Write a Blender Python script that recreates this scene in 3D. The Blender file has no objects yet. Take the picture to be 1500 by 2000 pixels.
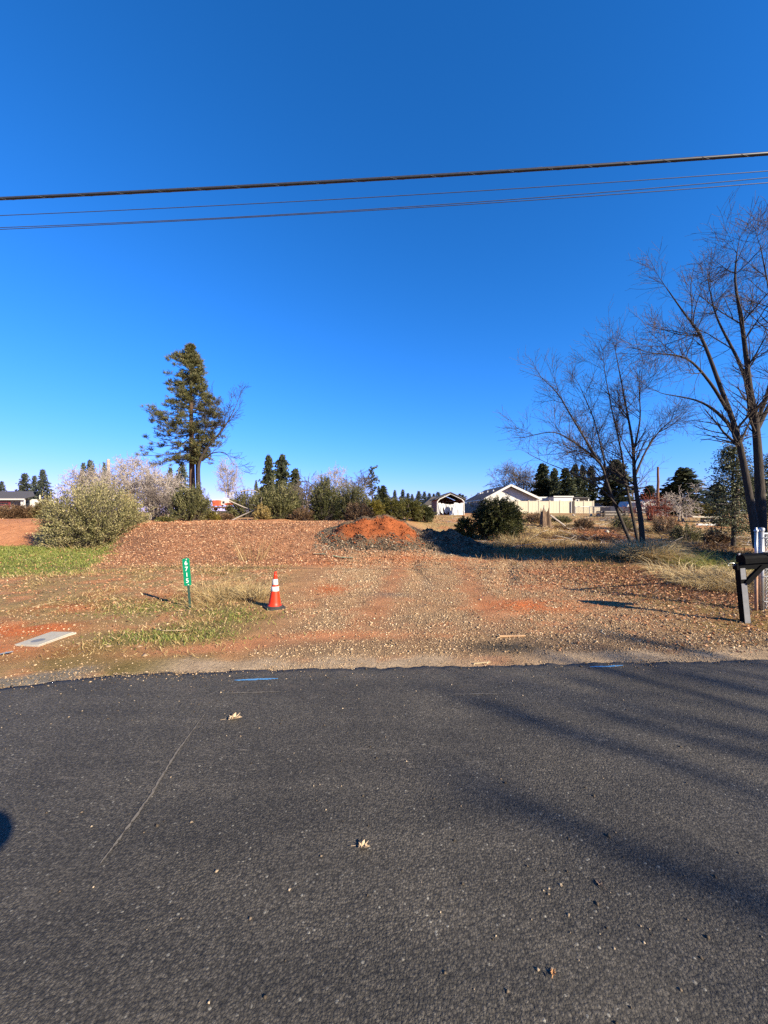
import bpy, math, random
import numpy as np
from mathutils import Vector, Matrix
R = math.radians
scene = bpy.context.scene
COL = scene.collection
rng = np.random.default_rng(7)
random.seed(7)

# ---------------------------------------------------------------- camera, sky, sun, exposure
CAMZ = 1.6
cam = bpy.data.cameras.new('camera'); camo = bpy.data.objects.new('camera', cam); COL.objects.link(camo)
cam.sensor_fit = 'HORIZONTAL'; cam.sensor_width = 36; cam.lens = 18.0
cam.clip_start = 0.02; cam.clip_end = 3000
camo.location = (0, 0, CAMZ); camo.rotation_euler = (R(90), 0, 0)
scene.camera = camo

SUN_AZ = (0.775, -0.632); SUN_EL = R(24.5)
world = bpy.data.worlds.new('World'); scene.world = world; world.use_nodes = True
wn = world.node_tree; wn.nodes.clear()
sky = wn.nodes.new('ShaderNodeTexSky'); sky.sky_type = 'NISHITA'; sky.sun_disc = False
sky.sun_elevation = SUN_EL; sky.sun_rotation = math.atan2(SUN_AZ[0], SUN_AZ[1])
sky.air_density = 1.0; sky.dust_density = 0.0; sky.ozone_density = 3.0; sky.altitude = 600
hs = wn.nodes.new('ShaderNodeMix'); hs.data_type = 'RGBA'; hs.blend_type = 'MULTIPLY'; hs.inputs[0].default_value = 1.0; hs.inputs[7].default_value = (.66, 1.22, 1.66, 1)
bg = wn.nodes.new('ShaderNodeBackground'); bg.inputs['Strength'].default_value = 0.053
wo = wn.nodes.new('ShaderNodeOutputWorld')
wn.links.new(sky.outputs[0], hs.inputs[6]); sat = wn.nodes.new('ShaderNodeHueSaturation'); sat.inputs['Saturation'].default_value = 1.06; gm = wn.nodes.new('ShaderNodeGamma'); gm.inputs[1].default_value = 1.12; wn.links.new(hs.outputs[2], gm.inputs[0]); wn.links.new(gm.outputs[0], sat.inputs['Color'])
km = wn.nodes.new('ShaderNodeVectorMath'); km.operation = 'MULTIPLY_ADD'; km.inputs[1].default_value = (0, .085, .014); km.inputs[2].default_value = (1, 1, 1); wn.links.new(sat.outputs[0], km.inputs[0])
dv = wn.nodes.new('ShaderNodeVectorMath'); dv.operation = 'DIVIDE'; wn.links.new(sat.outputs[0], dv.inputs[0]); wn.links.new(km.outputs[0], dv.inputs[1]); wn.links.new(dv.outputs[0], bg.inputs['Color']); wn.links.new(bg.outputs[0], wo.inputs[0])

sun = bpy.data.lights.new('sun', 'SUN'); suno = bpy.data.objects.new('sun', sun); COL.objects.link(suno)
sun.energy = 5.0; sun.angle = R(0.53); sun.color = (1.0, 0.9, 0.72)
tosun = Vector((SUN_AZ[0] * math.cos(SUN_EL), SUN_AZ[1] * math.cos(SUN_EL), math.sin(SUN_EL)))
suno.rotation_euler = tosun.to_track_quat('Z', 'Y').to_euler(); suno.location = tosun * 30
vs = scene.view_settings
vs.view_transform = 'Standard'; vs.look = 'None'; vs.gamma = 1; vs.exposure = 1.45; vs.use_curve_mapping = False
scene.render.engine = 'CYCLES'
scene.cycles.use_denoising = False
scene.cycles.max_bounces = 6; scene.cycles.diffuse_bounces = 3; scene.cycles.transparent_max_bounces = 6

# ---------------------------------------------------------------- helpers
def P(px, py, d):
    """photo coordinates + depth in metres -> a place in the world"""
    return np.array([(px - 750) / 750 * d, d, CAMZ - (py - 1000) / 750 * d])

def sstep(a, b, x):
    t = np.clip((x - a) / (b - a), 0, 1); return t * t * (3 - 2 * t)

_perm = rng.random((256, 256))
def vnoise(x, y):
    xi = np.floor(x).astype(int); yi = np.floor(y).astype(int)
    fx = x - xi; fy = y - yi; fx = fx * fx * (3 - 2 * fx); fy = fy * fy * (3 - 2 * fy)
    g = lambda a, b: _perm[a & 255, b & 255]
    return (g(xi, yi) * (1 - fx) + g(xi + 1, yi) * fx) * (1 - fy) + (g(xi, yi + 1) * (1 - fx) + g(xi + 1, yi + 1) * fx) * fy
def fbm(x, y, s=1.0, o=4):
    x = np.asarray(x, float) * s; y = np.asarray(y, float) * s; v = 0; a = .5; t = 0
    for k in range(o):
        v = v + a * vnoise(x + 17.3 * k, y + 9.1 * k); t += a; x = x * 2.03; y = y * 2.03; a *= .5
    return v / t

ORG = {}
def tag(o, label=None, cat=None, group=None, kind=None):
    if label: o['label'] = label
    if cat: o['category'] = cat
    if group: o['group'] = group
    if kind: o['kind'] = kind
    return o
def thing(name, label, cat, loc=(0, 0, 0), group=None):
    o = bpy.data.objects.new(name, None); COL.objects.link(o); o.location = loc; o.empty_display_size = .2
    ORG[o] = np.array(loc, float); return tag(o, label, cat, group)

def build(name, V, F, m, parent=None, tint=None, smooth=False, col=None, org=None):
    """one mesh object; V in world space, stored relative to its thing's origin"""
    V = np.asarray(V, float).reshape(-1, 3)
    if parent is not None: og = ORG[parent]
    elif org is not None: og = np.array(org, float)
    else: og = np.zeros(3)
    me = bpy.data.meshes.new(name)
    if isinstance(F, np.ndarray):
        n, k = F.shape
        me.vertices.add(len(V)); me.vertices.foreach_set('co', (V - og).ravel())
        me.loops.add(n * k); me.loops.foreach_set('vertex_index', F.ravel().astype(np.int32))
        me.polygons.add(n); me.polygons.foreach_set('loop_start', np.arange(0, n * k, k, dtype=np.int32))
        me.update(calc_edges=True)
    else:
        me.from_pydata([tuple(v) for v in (V - og)], [], [tuple(int(i) for i in f) for f in F]); me.update()
    if tint is not None:
        a = me.attributes.new('tint', 'FLOAT', 'POINT'); a.data.foreach_set('value', np.asarray(tint, np.float32))
    if col is not None:
        a = me.attributes.new('Col', 'FLOAT_COLOR', 'POINT')
        c = np.ones((len(V), 4), np.float32); c[:, :3] = col; a.data.foreach_set('color', c.ravel())
    if smooth: me.polygons.foreach_set('use_smooth', np.ones(len(me.polygons), bool))
    me.materials.append(m)
    o = bpy.data.objects.new(name, me); COL.objects.link(o)
    if parent is not None: o.parent = parent
    else: o.location = og
    ORG[o] = og
    return o

class MB:
    def __init__(s): s.V = []; s.F = []
    def add(s, v, f):
        n = len(s.V); s.V += [tuple(p) for p in v]; s.F += [tuple(i + n for i in q) for q in f]; return s
    def box(s, c, d, rz=0, M=None):
        x, y, z = d[0] / 2, d[1] / 2, d[2] / 2
        v = [(-x, -y, -z), (x, -y, -z), (x, y, -z), (-x, y, -z), (-x, -y, z), (x, -y, z), (x, y, z), (-x, y, z)]
        ca, sa = math.cos(rz), math.sin(rz)
        v = [(p[0] * ca - p[1] * sa, p[0] * sa + p[1] * ca, p[2]) for p in v]
        if M is not None: v = [tuple(M @ Vector(p)) for p in v]
        v = [(p[0] + c[0], p[1] + c[1], p[2] + c[2]) for p in v]
        return s.add(v, [(0, 3, 2, 1), (4, 5, 6, 7), (0, 1, 5, 4), (1, 2, 6, 5), (2, 3, 7, 6), (3, 0, 4, 7)])
    def cyl(s, p0, p1, r0, r1=None, n=10, caps=True):
        r1 = r0 if r1 is None else r1
        p0 = Vector(p0); p1 = Vector(p1); d = (p1 - p0).normalized()
        u = d.orthogonal().normalized(); w = d.cross(u)
        v = []
        for p, r in ((p0, r0), (p1, r1)):
            for k in range(n):
                a = 2 * math.pi * k / n; v.append(p + u * (r * math.cos(a)) + w * (r * math.sin(a)))
        f = [(k, (k + 1) % n, n + (k + 1) % n, n + k) for k in range(n)]
        if caps: f += [tuple(range(n - 1, -1, -1)), tuple(range(n, 2 * n))]
        return s.add(v, f)
    def beam(s, p0, p1, w, h):
        p0 = Vector(p0); p1 = Vector(p1); d = p1 - p0; L = d.length
        q = d.to_track_quat('Y', 'Z').to_matrix()
        return s.box((p0 + p1) / 2, (w, L, h), M=q)
    def lathe(s, prof, n=24, c=(0, 0, 0)):
        v = []; f = []
        for r, z in prof:
            for k in range(n):
                a = 2 * math.pi * k / n; v.append((c[0] + r * math.cos(a), c[1] + r * math.sin(a), c[2] + z))
        for i in range(len(prof) - 1):
            for k in range(n):
                f.append((i * n + k, i * n + (k + 1) % n, (i + 1) * n + (k + 1) % n, (i + 1) * n + k))
        return s.add(v, f)
    def prism(s, pts, off):
        n = len(pts); pts = [Vector(p) for p in pts]; off = Vector(off)
        v = pts + [p + off for p in pts]
        f = [tuple(range(n)), tuple(range(2 * n - 1, n - 1, -1))] + [(k, k + n, (k + 1) % n + n, (k + 1) % n) for k in range(n)]
        return s.add(v, f)
    def build(s, name, m, parent=None, smooth=False, org=None): return build(name, s.V, s.F, m, parent, smooth=smooth, org=org)

def tubes(S, n=4):
    """S: rows p0(3) p1(3) r0 r1 -> tapered tubes"""
    S = np.asarray(S, float); p0 = S[:, :3]; p1 = S[:, 3:6]; d = p1 - p0
    d /= np.linalg.norm(d, axis=1, keepdims=True) + 1e-9
    ref = np.where(np.abs(d[:, 2:3]) > .9, np.array([[1., 0, 0]]), np.array([[0, 0, 1.]]))
    u = np.cross(d, ref); u /= np.linalg.norm(u, axis=1, keepdims=True) + 1e-9; w = np.cross(d, u)
    a = np.arange(n) * 2 * np.pi / n
    ring = np.cos(a)[None, :, None] * u[:, None, :] + np.sin(a)[None, :, None] * w[:, None, :]
    A = p0[:, None, :] + ring * S[:, 6][:, None, None]; B = p1[:, None, :] + ring * S[:, 7][:, None, None]
    V = np.concatenate([A, B], 1).reshape(-1, 3)
    k = np.arange(n); q = np.stack([k, (k + 1) % n, n + (k + 1) % n, n + k], 1)
    F = (np.arange(len(S))[:, None, None] * 2 * n + q[None]).reshape(-1, 4)
    return V, F

def unit(v): return v / (np.linalg.norm(v, axis=-1, keepdims=True) + 1e-9)
def rdirs(n): return unit(rng.normal(size=(n, 3)))

def cards(C, D, L, W, bend=0.12):
    """leaf shaped quads: base C, axis D, length L, width W"""
    n = len(C); D = unit(D); s = unit(np.cross(D, rdirs(n))); nn = np.cross(D, s)
    L = np.broadcast_to(L, n)[:, None]; W = np.broadcast_to(W, n)[:, None]
    mid = C + D * L * .45 + nn * L * bend
    V = np.stack([C, mid + s * W * .5, C + D * L, mid - s * W * .5], 1).reshape(-1, 3)
    F = np.arange(n * 4).reshape(n, 4)
    return V, F

def stones(C, r, flat=.65):
    n = len(C); base = np.array([[1, 0, 0], [0, 1, 0], [-1, 0, 0], [0, -1, 0], [0, 0, 1], [0, 0, -1]], float)
    jit = rng.uniform(.65, 1.25, (n, 6, 1)) * base[None] + rng.normal(0, .16, (n, 6, 3))
    jit[:, :, 2] *= flat
    a = rng.uniform(0, 6.28, n); ca, sa = np.cos(a)[:, None], np.sin(a)[:, None]
    x = jit[:, :, 0] * ca - jit[:, :, 1] * sa; y = jit[:, :, 0] * sa + jit[:, :, 1] * ca
    V = np.stack([x, y, jit[:, :, 2]], 2) * np.broadcast_to(r, n)[:, None, None] + C[:, None, :]
    f = np.array([[0, 1, 4], [1, 2, 4], [2, 3, 4], [3, 0, 4], [1, 0, 5], [2, 1, 5], [3, 2, 5], [0, 3, 5]])
    F = (np.arange(n)[:, None, None] * 6 + f[None]).reshape(-1, 3)
    return V.reshape(-1, 3), F

# ---------------------------------------------------------------- materials
def nodes_of(name):
    m = bpy.data.materials.new(name); m.use_nodes = True; nt = m.node_tree; nt.nodes.clear()
    out = nt.nodes.new('ShaderNodeOutputMaterial'); return m, nt, out
def N(nt, t, **k):
    n = nt.nodes.new(t)
    for a, b in k.items():
        if a in n.inputs.keys(): n.inputs[a].default_value = b
        else: setattr(n, a, b)
    return n
def rgba(c): return (c[0], c[1], c[2], 1)
KW = np.array([.77, .705, .595]); KN = np.array([.74, .72, .68])   # sunlit tones read from the photograph -> base colours
def kk(c, k): return tuple(float(a * b) for a, b in zip(c, k))
def ramp(nt, stops):
    r = nt.nodes.new('ShaderNodeValToRGB'); e = r.color_ramp.elements
    while len(e) < len(stops): e.new(.5)
    for el, (p, c) in zip(e, stops): el.position = p; el.color = rgba(c)
    return r
def mat(name, c1, c2=None, scale=8, rough=.8, bump=0, bscale=None, metal=0, spec=.3, stretch=None):
    """painted / weathered surface: two tones mixed by noise, fine bump"""
    m, nt, out = nodes_of(name); b = N(nt, 'ShaderNodeBsdfPrincipled', Roughness=rough, Metallic=metal)
    b.inputs['Specular IOR Level'].default_value = spec
    tc = N(nt, 'ShaderNodeTexCoord'); co = tc.outputs['Object']
    if stretch:
        mp = N(nt, 'ShaderNodeMapping'); mp.inputs['Scale'].default_value = stretch; nt.links.new(co, mp.inputs[0]); co = mp.outputs[0]
    nz = N(nt, 'ShaderNodeTexNoise', Scale=scale, Detail=6.0, Roughness=.65); nt.links.new(co, nz.inputs['Vector'])
    c2 = c2 or tuple(x * .8 for x in c1)
    rp = ramp(nt, [(.3, kk(c1, KN)), (.7, kk(c2, KN))]); nt.links.new(nz.outputs[0], rp.inputs[0]); nt.links.new(rp.outputs[0], b.inputs['Base Color'])
    if bump:
        n2 = N(nt, 'ShaderNodeTexNoise', Scale=bscale or scale * 5, Detail=5.0); nt.links.new(co, n2.inputs['Vector'])
        bp = N(nt, 'ShaderNodeBump', Strength=bump, Distance=.02); nt.links.new(n2.outputs[0], bp.inputs['Height']); nt.links.new(bp.outputs[0], b.inputs['Normal'])
    nt.links.new(b.outputs[0], out.inputs[0]); return m
def leafmat(name, stops, trans=.25, rough=.55, spec=.25):
    """foliage, litter, stones: colour picked per piece by the tint attribute"""
    m, nt, out = nodes_of(name); at = N(nt, 'ShaderNodeAttribute', attribute_name='tint')
    rp = ramp(nt, [(p, kk(c, KW)) for p, c in stops]); nt.links.new(at.outputs['Fac'], rp.inputs[0])
    b = N(nt, 'ShaderNodeBsdfPrincipled', Roughness=rough); b.inputs['Specular IOR Level'].default_value = spec
    nt.links.new(rp.outputs[0], b.inputs['Base Color'])
    if trans:
        t = N(nt, 'ShaderNodeBsdfTranslucent'); nt.links.new(rp.outputs[0], t.inputs[0])
        mx = N(nt, 'ShaderNodeMixShader', Fac=trans); nt.links.new(b.outputs[0], mx.inputs[1]); nt.links.new(t.outputs[0], mx.inputs[2]); nt.links.new(mx.outputs[0], out.inputs[0])
    else: nt.links.new(b.outputs[0], out.inputs[0])
    return m
def barkmat(name, c1, c2): return mat(name, c1, c2, scale=6, rough=.9, bump=.6, bscale=14, spec=.1, stretch=(3, 3, .6))

def groundmat():
    m, nt, out = nodes_of('earth'); L = nt.links.new
    b = N(nt, 'ShaderNodeBsdfPrincipled', Roughness=.95); b.inputs['Specular IOR Level'].default_value = .08
    at = N(nt, 'ShaderNodeAttribute', attribute_name='Col'); tc = N(nt, 'ShaderNodeTexCoord')
    n1 = N(nt, 'ShaderNodeTexNoise', Scale=34.0, Detail=8.0, Roughness=.75); L(tc.outputs['Object'], n1.inputs['Vector'])
    n2 = N(nt, 'ShaderNodeTexNoise', Scale=3.1, Detail=6.0, Roughness=.6); L(tc.outputs['Object'], n2.inputs['Vector'])
    r1 = ramp(nt, [(.28, (.5, .48, .46)), (.5, (1, 1, 1)), (.72, (1.35, 1.32, 1.25))]); L(n1.outputs[0], r1.inputs[0])
    r2 = ramp(nt, [(.3, (.78, .76, .74)), (.7, (1.16, 1.16, 1.16))]); L(n2.outputs[0], r2.inputs[0])
    m1 = N(nt, 'ShaderNodeMix', data_type='RGBA', blend_type='MULTIPLY'); m1.inputs[0].default_value = 1
    m2 = N(nt, 'ShaderNodeMix', data_type='RGBA', blend_type='MULTIPLY'); m2.inputs[0].default_value = 1
    L(at.outputs['Color'], m1.inputs[6]); L(r1.outputs[0], m1.inputs[7]); L(m1.outputs[2], m2.inputs[6]); L(r2.outputs[0], m2.inputs[7])
    L(m2.outputs[2], b.inputs['Base Color'])
    bp = N(nt, 'ShaderNodeBump', Strength=.9, Distance=.03); L(n1.outputs[0], bp.inputs['Height']); L(bp.outputs[0], b.inputs['Normal'])
    L(b.outputs[0], out.inputs[0]); return m

def asphaltmat():
    m, nt, out = nodes_of('asphalt'); L = nt.links.new
    b = N(nt, 'ShaderNodeBsdfPrincipled', Roughness=.82); b.inputs['Specular IOR Level'].default_value = .32
    tc = N(nt, 'ShaderNodeTexCoord'); co = tc.outputs['Object']
    vo = N(nt, 'ShaderNodeTexVoronoi', Scale=105.0); L(co, vo.inputs['Vector'])
    vf = N(nt, 'ShaderNodeTexVoronoi', Scale=230.0); L(co, vf.inputs['Vector'])
    sx = N(nt, 'ShaderNodeSeparateColor'); L(vo.outputs['Color'], sx.inputs[0])
    r = ramp(nt, [(0, (.032, .028, .022)), (.6, (.062, .053, .041)), (.93, (.085, .073, .057)), (.988, (.1, .086, .067)), (1, (.22, .2, .16))]); L(sx.outputs[0], r.inputs[0])
    big = N(nt, 'ShaderNodeTexNoise', Scale=.9, Detail=5.0, Roughness=.6); L(co, big.inputs['Vector'])
    rb = ramp(nt, [(.3, (.72, .71, .69)), (.5, (1, .99, .96)), (.72, (1.38, 1.35, 1.28))]); L(big.outputs[0], rb.inputs[0])
    mu = N(nt, 'ShaderNodeMix', data_type='RGBA', blend_type='MULTIPLY'); mu.inputs[0].default_value = 1
    L(r.outputs[0], mu.inputs[6]); L(rb.outputs[0], mu.inputs[7])
    # long streaks along the lane (roller and wheel wear) and pale dust tracked out of the drive
    mp = N(nt, 'ShaderNodeMapping'); mp.inputs['Scale'].default_value = (.35, 2.6, 1); L(co, mp.inputs[0])
    st = N(nt, 'ShaderNodeTexNoise', Scale=1.6, Detail=4.0); L(mp.outputs[0], st.inputs['Vector'])
    rs = ramp(nt, [(.35, (.86, .86, .86)), (.65, (1.18, 1.17, 1.15))]); L(st.outputs[0], rs.inputs[0])
    mu2 = N(nt, 'ShaderNodeMix', data_type='RGBA', blend_type='MULTIPLY'); mu2.inputs[0].default_value = 1; L(mu.outputs[2], mu2.inputs[6]); L(rs.outputs[0], mu2.inputs[7])
    du = N(nt, 'ShaderNodeTexNoise', Scale=5.0, Detail=7.0, Roughness=.7); L(co, du.inputs['Vector'])
    sp_ = N(nt, 'ShaderNodeSeparateXYZ'); L(co, sp_.inputs[0])
    dy = N(nt, 'ShaderNodeMapRange'); dy.inputs[1].default_value = 2.4; dy.inputs[2].default_value = 4.1; dy.inputs[3].default_value = -.22; dy.inputs[4].default_value = .1; L(sp_.outputs[1], dy.inputs[0])
    da = N(nt, 'ShaderNodeMath', operation='ADD'); L(du.outputs[0], da.inputs[0]); L(dy.outputs[0], da.inputs[1])
    dr_ = N(nt, 'ShaderNodeMapRange'); dr_.inputs[1].default_value = .5; dr_.inputs[2].default_value = .78; dr_.inputs[3].default_value = 0; dr_.inputs[4].default_value = .32; L(da.outputs[0], dr_.inputs[0])
    mu3 = N(nt, 'ShaderNodeMix', data_type='RGBA'); L(dr_.outputs[0], mu3.inputs[0]); L(mu2.outputs[2], mu3.inputs[6]); mu3.inputs[7].default_value = (.17, .125, .085, 1)
    mq = N(nt, 'ShaderNodeMapping'); mq.inputs['Scale'].default_value = (2.2, 9.0, 1); L(co, mq.inputs[0])
    sc = N(nt, 'ShaderNodeTexNoise', Scale=2.0, Detail=5.0, Roughness=.7); L(mq.outputs[0], sc.inputs['Vector'])
    by = N(nt, 'ShaderNodeMath', operation='SUBTRACT'); L(sp_.outputs[1], by.inputs[0]); by.inputs[1].default_value = 2.55
    ba = N(nt, 'ShaderNodeMath', operation='ABSOLUTE'); L(by.outputs[0], ba.inputs[0])
    bm = N(nt, 'ShaderNodeMapRange'); bm.inputs[1].default_value = .1; bm.inputs[2].default_value = .75; bm.inputs[3].default_value = .07; bm.inputs[4].default_value = -.06; L(ba.outputs[0], bm.inputs[0])
    sa = N(nt, 'ShaderNodeMath', operation='ADD'); L(sc.outputs[0], sa.inputs[0]); L(bm.outputs[0], sa.inputs[1])
    sr_ = N(nt, 'ShaderNodeMapRange'); sr_.inputs[1].default_value = .655; sr_.inputs[2].default_value = .76; sr_.inputs[3].default_value = 0; sr_.inputs[4].default_value = .5; L(sa.outputs[0], sr_.inputs[0])
    mu5 = N(nt, 'ShaderNodeMix', data_type='RGBA'); L(sr_.outputs[0], mu5.inputs[0]); L(mu3.outputs[2], mu5.inputs[6]); mu5.inputs[7].default_value = (.2, .165, .125, 1); mu3 = mu5
    pit = ramp(nt, [(.25, (1.12, 1.12, 1.12)), (.5, (.95, .95, .95)), (.8, (.42, .42, .43))]); L(vo.outputs['Distance'], pit.inputs[0])
    mu4 = N(nt, 'ShaderNodeMix', data_type='RGBA', blend_type='MULTIPLY'); mu4.inputs[0].default_value = .85
    L(mu3.outputs[2], mu4.inputs[6]); L(pit.outputs[0], mu4.inputs[7]); L(mu4.outputs[2], b.inputs['Base Color'])
    # raveled coarse patches are rougher than the rolled lanes
    pat = N(nt, 'ShaderNodeTexNoise', Scale=1.3, Detail=3.0); L(co, pat.inputs['Vector'])
    pr = N(nt, 'ShaderNodeMapRange'); pr.inputs[1].default_value = .38; pr.inputs[2].default_value = .66; pr.inputs[3].default_value = .45; pr.inputs[4].default_value = 1.0
    L(pat.outputs[0], pr.inputs[0])
    ad = N(nt, 'ShaderNodeMath', operation='MULTIPLY_ADD'); L(vf.outputs['Distance'], ad.inputs[0]); ad.inputs[1].default_value = .4; L(vo.outputs['Distance'], ad.inputs[2])
    ng = N(nt, 'ShaderNodeTexNoise', Scale=260.0, Detail=4.0, Roughness=.7); L(co, ng.inputs['Vector'])
    a2 = N(nt, 'ShaderNodeMath', operation='MULTIPLY_ADD'); L(ng.outputs[0], a2.inputs[0]); a2.inputs[1].default_value = -.9; L(ad.outputs[0], a2.inputs[2]); ad = a2
    bp = N(nt, 'ShaderNodeBump', Distance=.006); bp.invert = True; L(pr.outputs[0], bp.inputs['Strength']); L(ad.outputs[0], bp.inputs['Height']); L(bp.outputs[0], b.inputs['Normal'])
    L(b.outputs[0], out.inputs[0]); return m

EARTH = groundmat(); ASPH = asphaltmat()
BARK_D = barkmat('bark_dark', (.035, .028, .024), (.085, .07, .06))
BARK_P = barkmat('bark_pine', (.16, .09, .06), (.09, .06, .045))
BARK_G = barkmat('bark_pale', (.5, .43, .38), (.34, .29, .25))
BARK_M = barkmat('bark_mid', (.2, .165, .14), (.13, .105, .09))
STEM_T = barkmat('stem_straw', (.5, .4, .25), (.34, .25, .15))
WHITE = mat('white_paint', (.66, .64, .6), (.6, .58, .54), scale=1.5, rough=.6)
CREAM = mat('cream_vinyl', (.6, .53, .39), (.54, .48, .35), scale=1.2, rough=.5)
ROOF_D = mat('dark_shingle', (.07, .065, .065), (.11, .1, .1), scale=12, rough=.9, bump=.5)
ROOF_B = mat('brown_shingle', (.2, .11, .07), (.27, .16, .11), scale=10, rough=.9, bump=.5)
BROWN_W = mat('brown_siding', (.42, .14, .07), (.28, .09, .05), scale=4, rough=.8, stretch=(6, 6, .4))
DARK_W = mat('dark_siding', (.05, .04, .035), (.09, .07, .06), scale=4, rough=.85, stretch=(.5, 6, 6))
GLASS = mat('window_glass', (.02, .025, .03), (.03, .035, .04), rough=.12, spec=.6)
GREYW = mat('grey_wood', (.3, .27, .25), (.2, .18, .16), scale=5, rough=.9, bump=.4, stretch=(6, 6, .5))
TARP = mat('white_tarp', (.75, .74, .72), (.58, .58, .57), scale=3, rough=.55, bump=.4, bscale=5)
CONC = mat('concrete', (.52, .47, .38), (.42, .38, .31), scale=14, rough=.9, bump=.3)
GALV = mat('galvanised_steel', (.55, .56, .58), (.4, .41, .43), scale=9, rough=.42, metal=.75)
BLACKP = mat('black_paint', (.003, .003, .0035), (.006, .006, .0065), scale=20, rough=.65, spec=.05, bump=.15)
GREYP = mat('grey_paint', (.24, .24, .25), (.17, .17, .18), scale=10, rough=.7)
STEEL_D = mat('dark_steel', (.05, .05, .05), (.08, .07, .06), rough=.6)
RUBBER = mat('black_rubber', (.03, .03, .03), (.05, .045, .04), scale=12, rough=.75)
ORANGE = mat('orange_plastic', (.8, .04, .006), (.72, .034, .006), scale=3, rough=.45)
REFL = mat('reflective_white', (.82, .8, .76), (.72, .69, .65), scale=9, rough=.5)
GREEN_S = mat('green_sign', (.0, .26, .12), (.0, .21, .1), scale=6, rough=.4)
GREEN_P = mat('green_post', (.02, .075, .05), (.035, .06, .045), scale=20, rough=.6)
BLUE = mat('blue_marking_paint', (.07, .28, .6), (.13, .33, .56), scale=30, rough=.8, bump=.4, bscale=120)
CABLE = mat('cable_sheath', (.03, .028, .027), (.05, .045, .04), scale=30, rough=.35, spec=.6)
ORANGE_T = mat('orange_truck_paint', (.62, .13, .06), (.5, .1, .05), scale=3, rough=.55)

# ---------------------------------------------------------------- terrain
def edge(x):            # far edge of the asphalt
    x = np.asarray(x, float)
    return 3.98 + .048 * x - .42 * sstep(-2.2, -4.2, x) + .08 * (fbm(x, x * 0, 1.7, 3) - .5) + .1 * (fbm(x, x * 0 + 3, 8, 4) - .5)
def H(x, y):
    x = np.asarray(x, float); y = np.asarray(y, float)
    left = 1 - sstep(.3, 3.6, x)
    far = sstep(.9, -2.9, x - (-7.0 - .6 * (y - 11)))
    y0 = 11.2 * (1 - far) + 17.6 * far; y1 = 18.6 * (1 - far) + 22.4 * far
    hl = 1.08 * sstep(0, 1, (y - y0) / (y1 - y0)) + .3 * sstep(26, 55, y)
    hl = hl + .1 * (fbm(x, y, .8, 3) - .5) * sstep(12, 16, y) + .12 * np.exp(-(((x + 4.5) / 2.2) ** 2 + ((y - 16.2) / 2) ** 2))
    hr = 1.12 * sstep(19, 36, y) + .3 * sstep(34, 55, y) + .28 * np.exp(-(((x - 8.5) / 3.2) ** 2 + ((y - 13.4) / 1.7) ** 2))
    h = left * hl + (1 - left) * hr
    bum = (fbm(x, y, .45, 4) - .5) * .16 * sstep(6, 14, y) + (fbm(x, y, 2.3, 3) - .5) * .05 * sstep(4.1, 6, y)
    rut = -.045 * np.exp(-((x - .95 - .1 * np.sin(y)) / .16) ** 2) * sstep(8, 9, y) * (1 - sstep(11.5, 13, y))
    rut += -.06 * np.exp(-((x - 2.9 - .35 * (y - 9)) / .2) ** 2) * sstep(8, 9, y) * (1 - sstep(11, 12.5, y))
    h = h + bum * (1 - sstep(150, 300, y)) + rut
    h = np.where(y < edge(x) + .02, -.035, h - .02 * (1 - sstep(0, .5, y - edge(x))))
    return h

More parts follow.
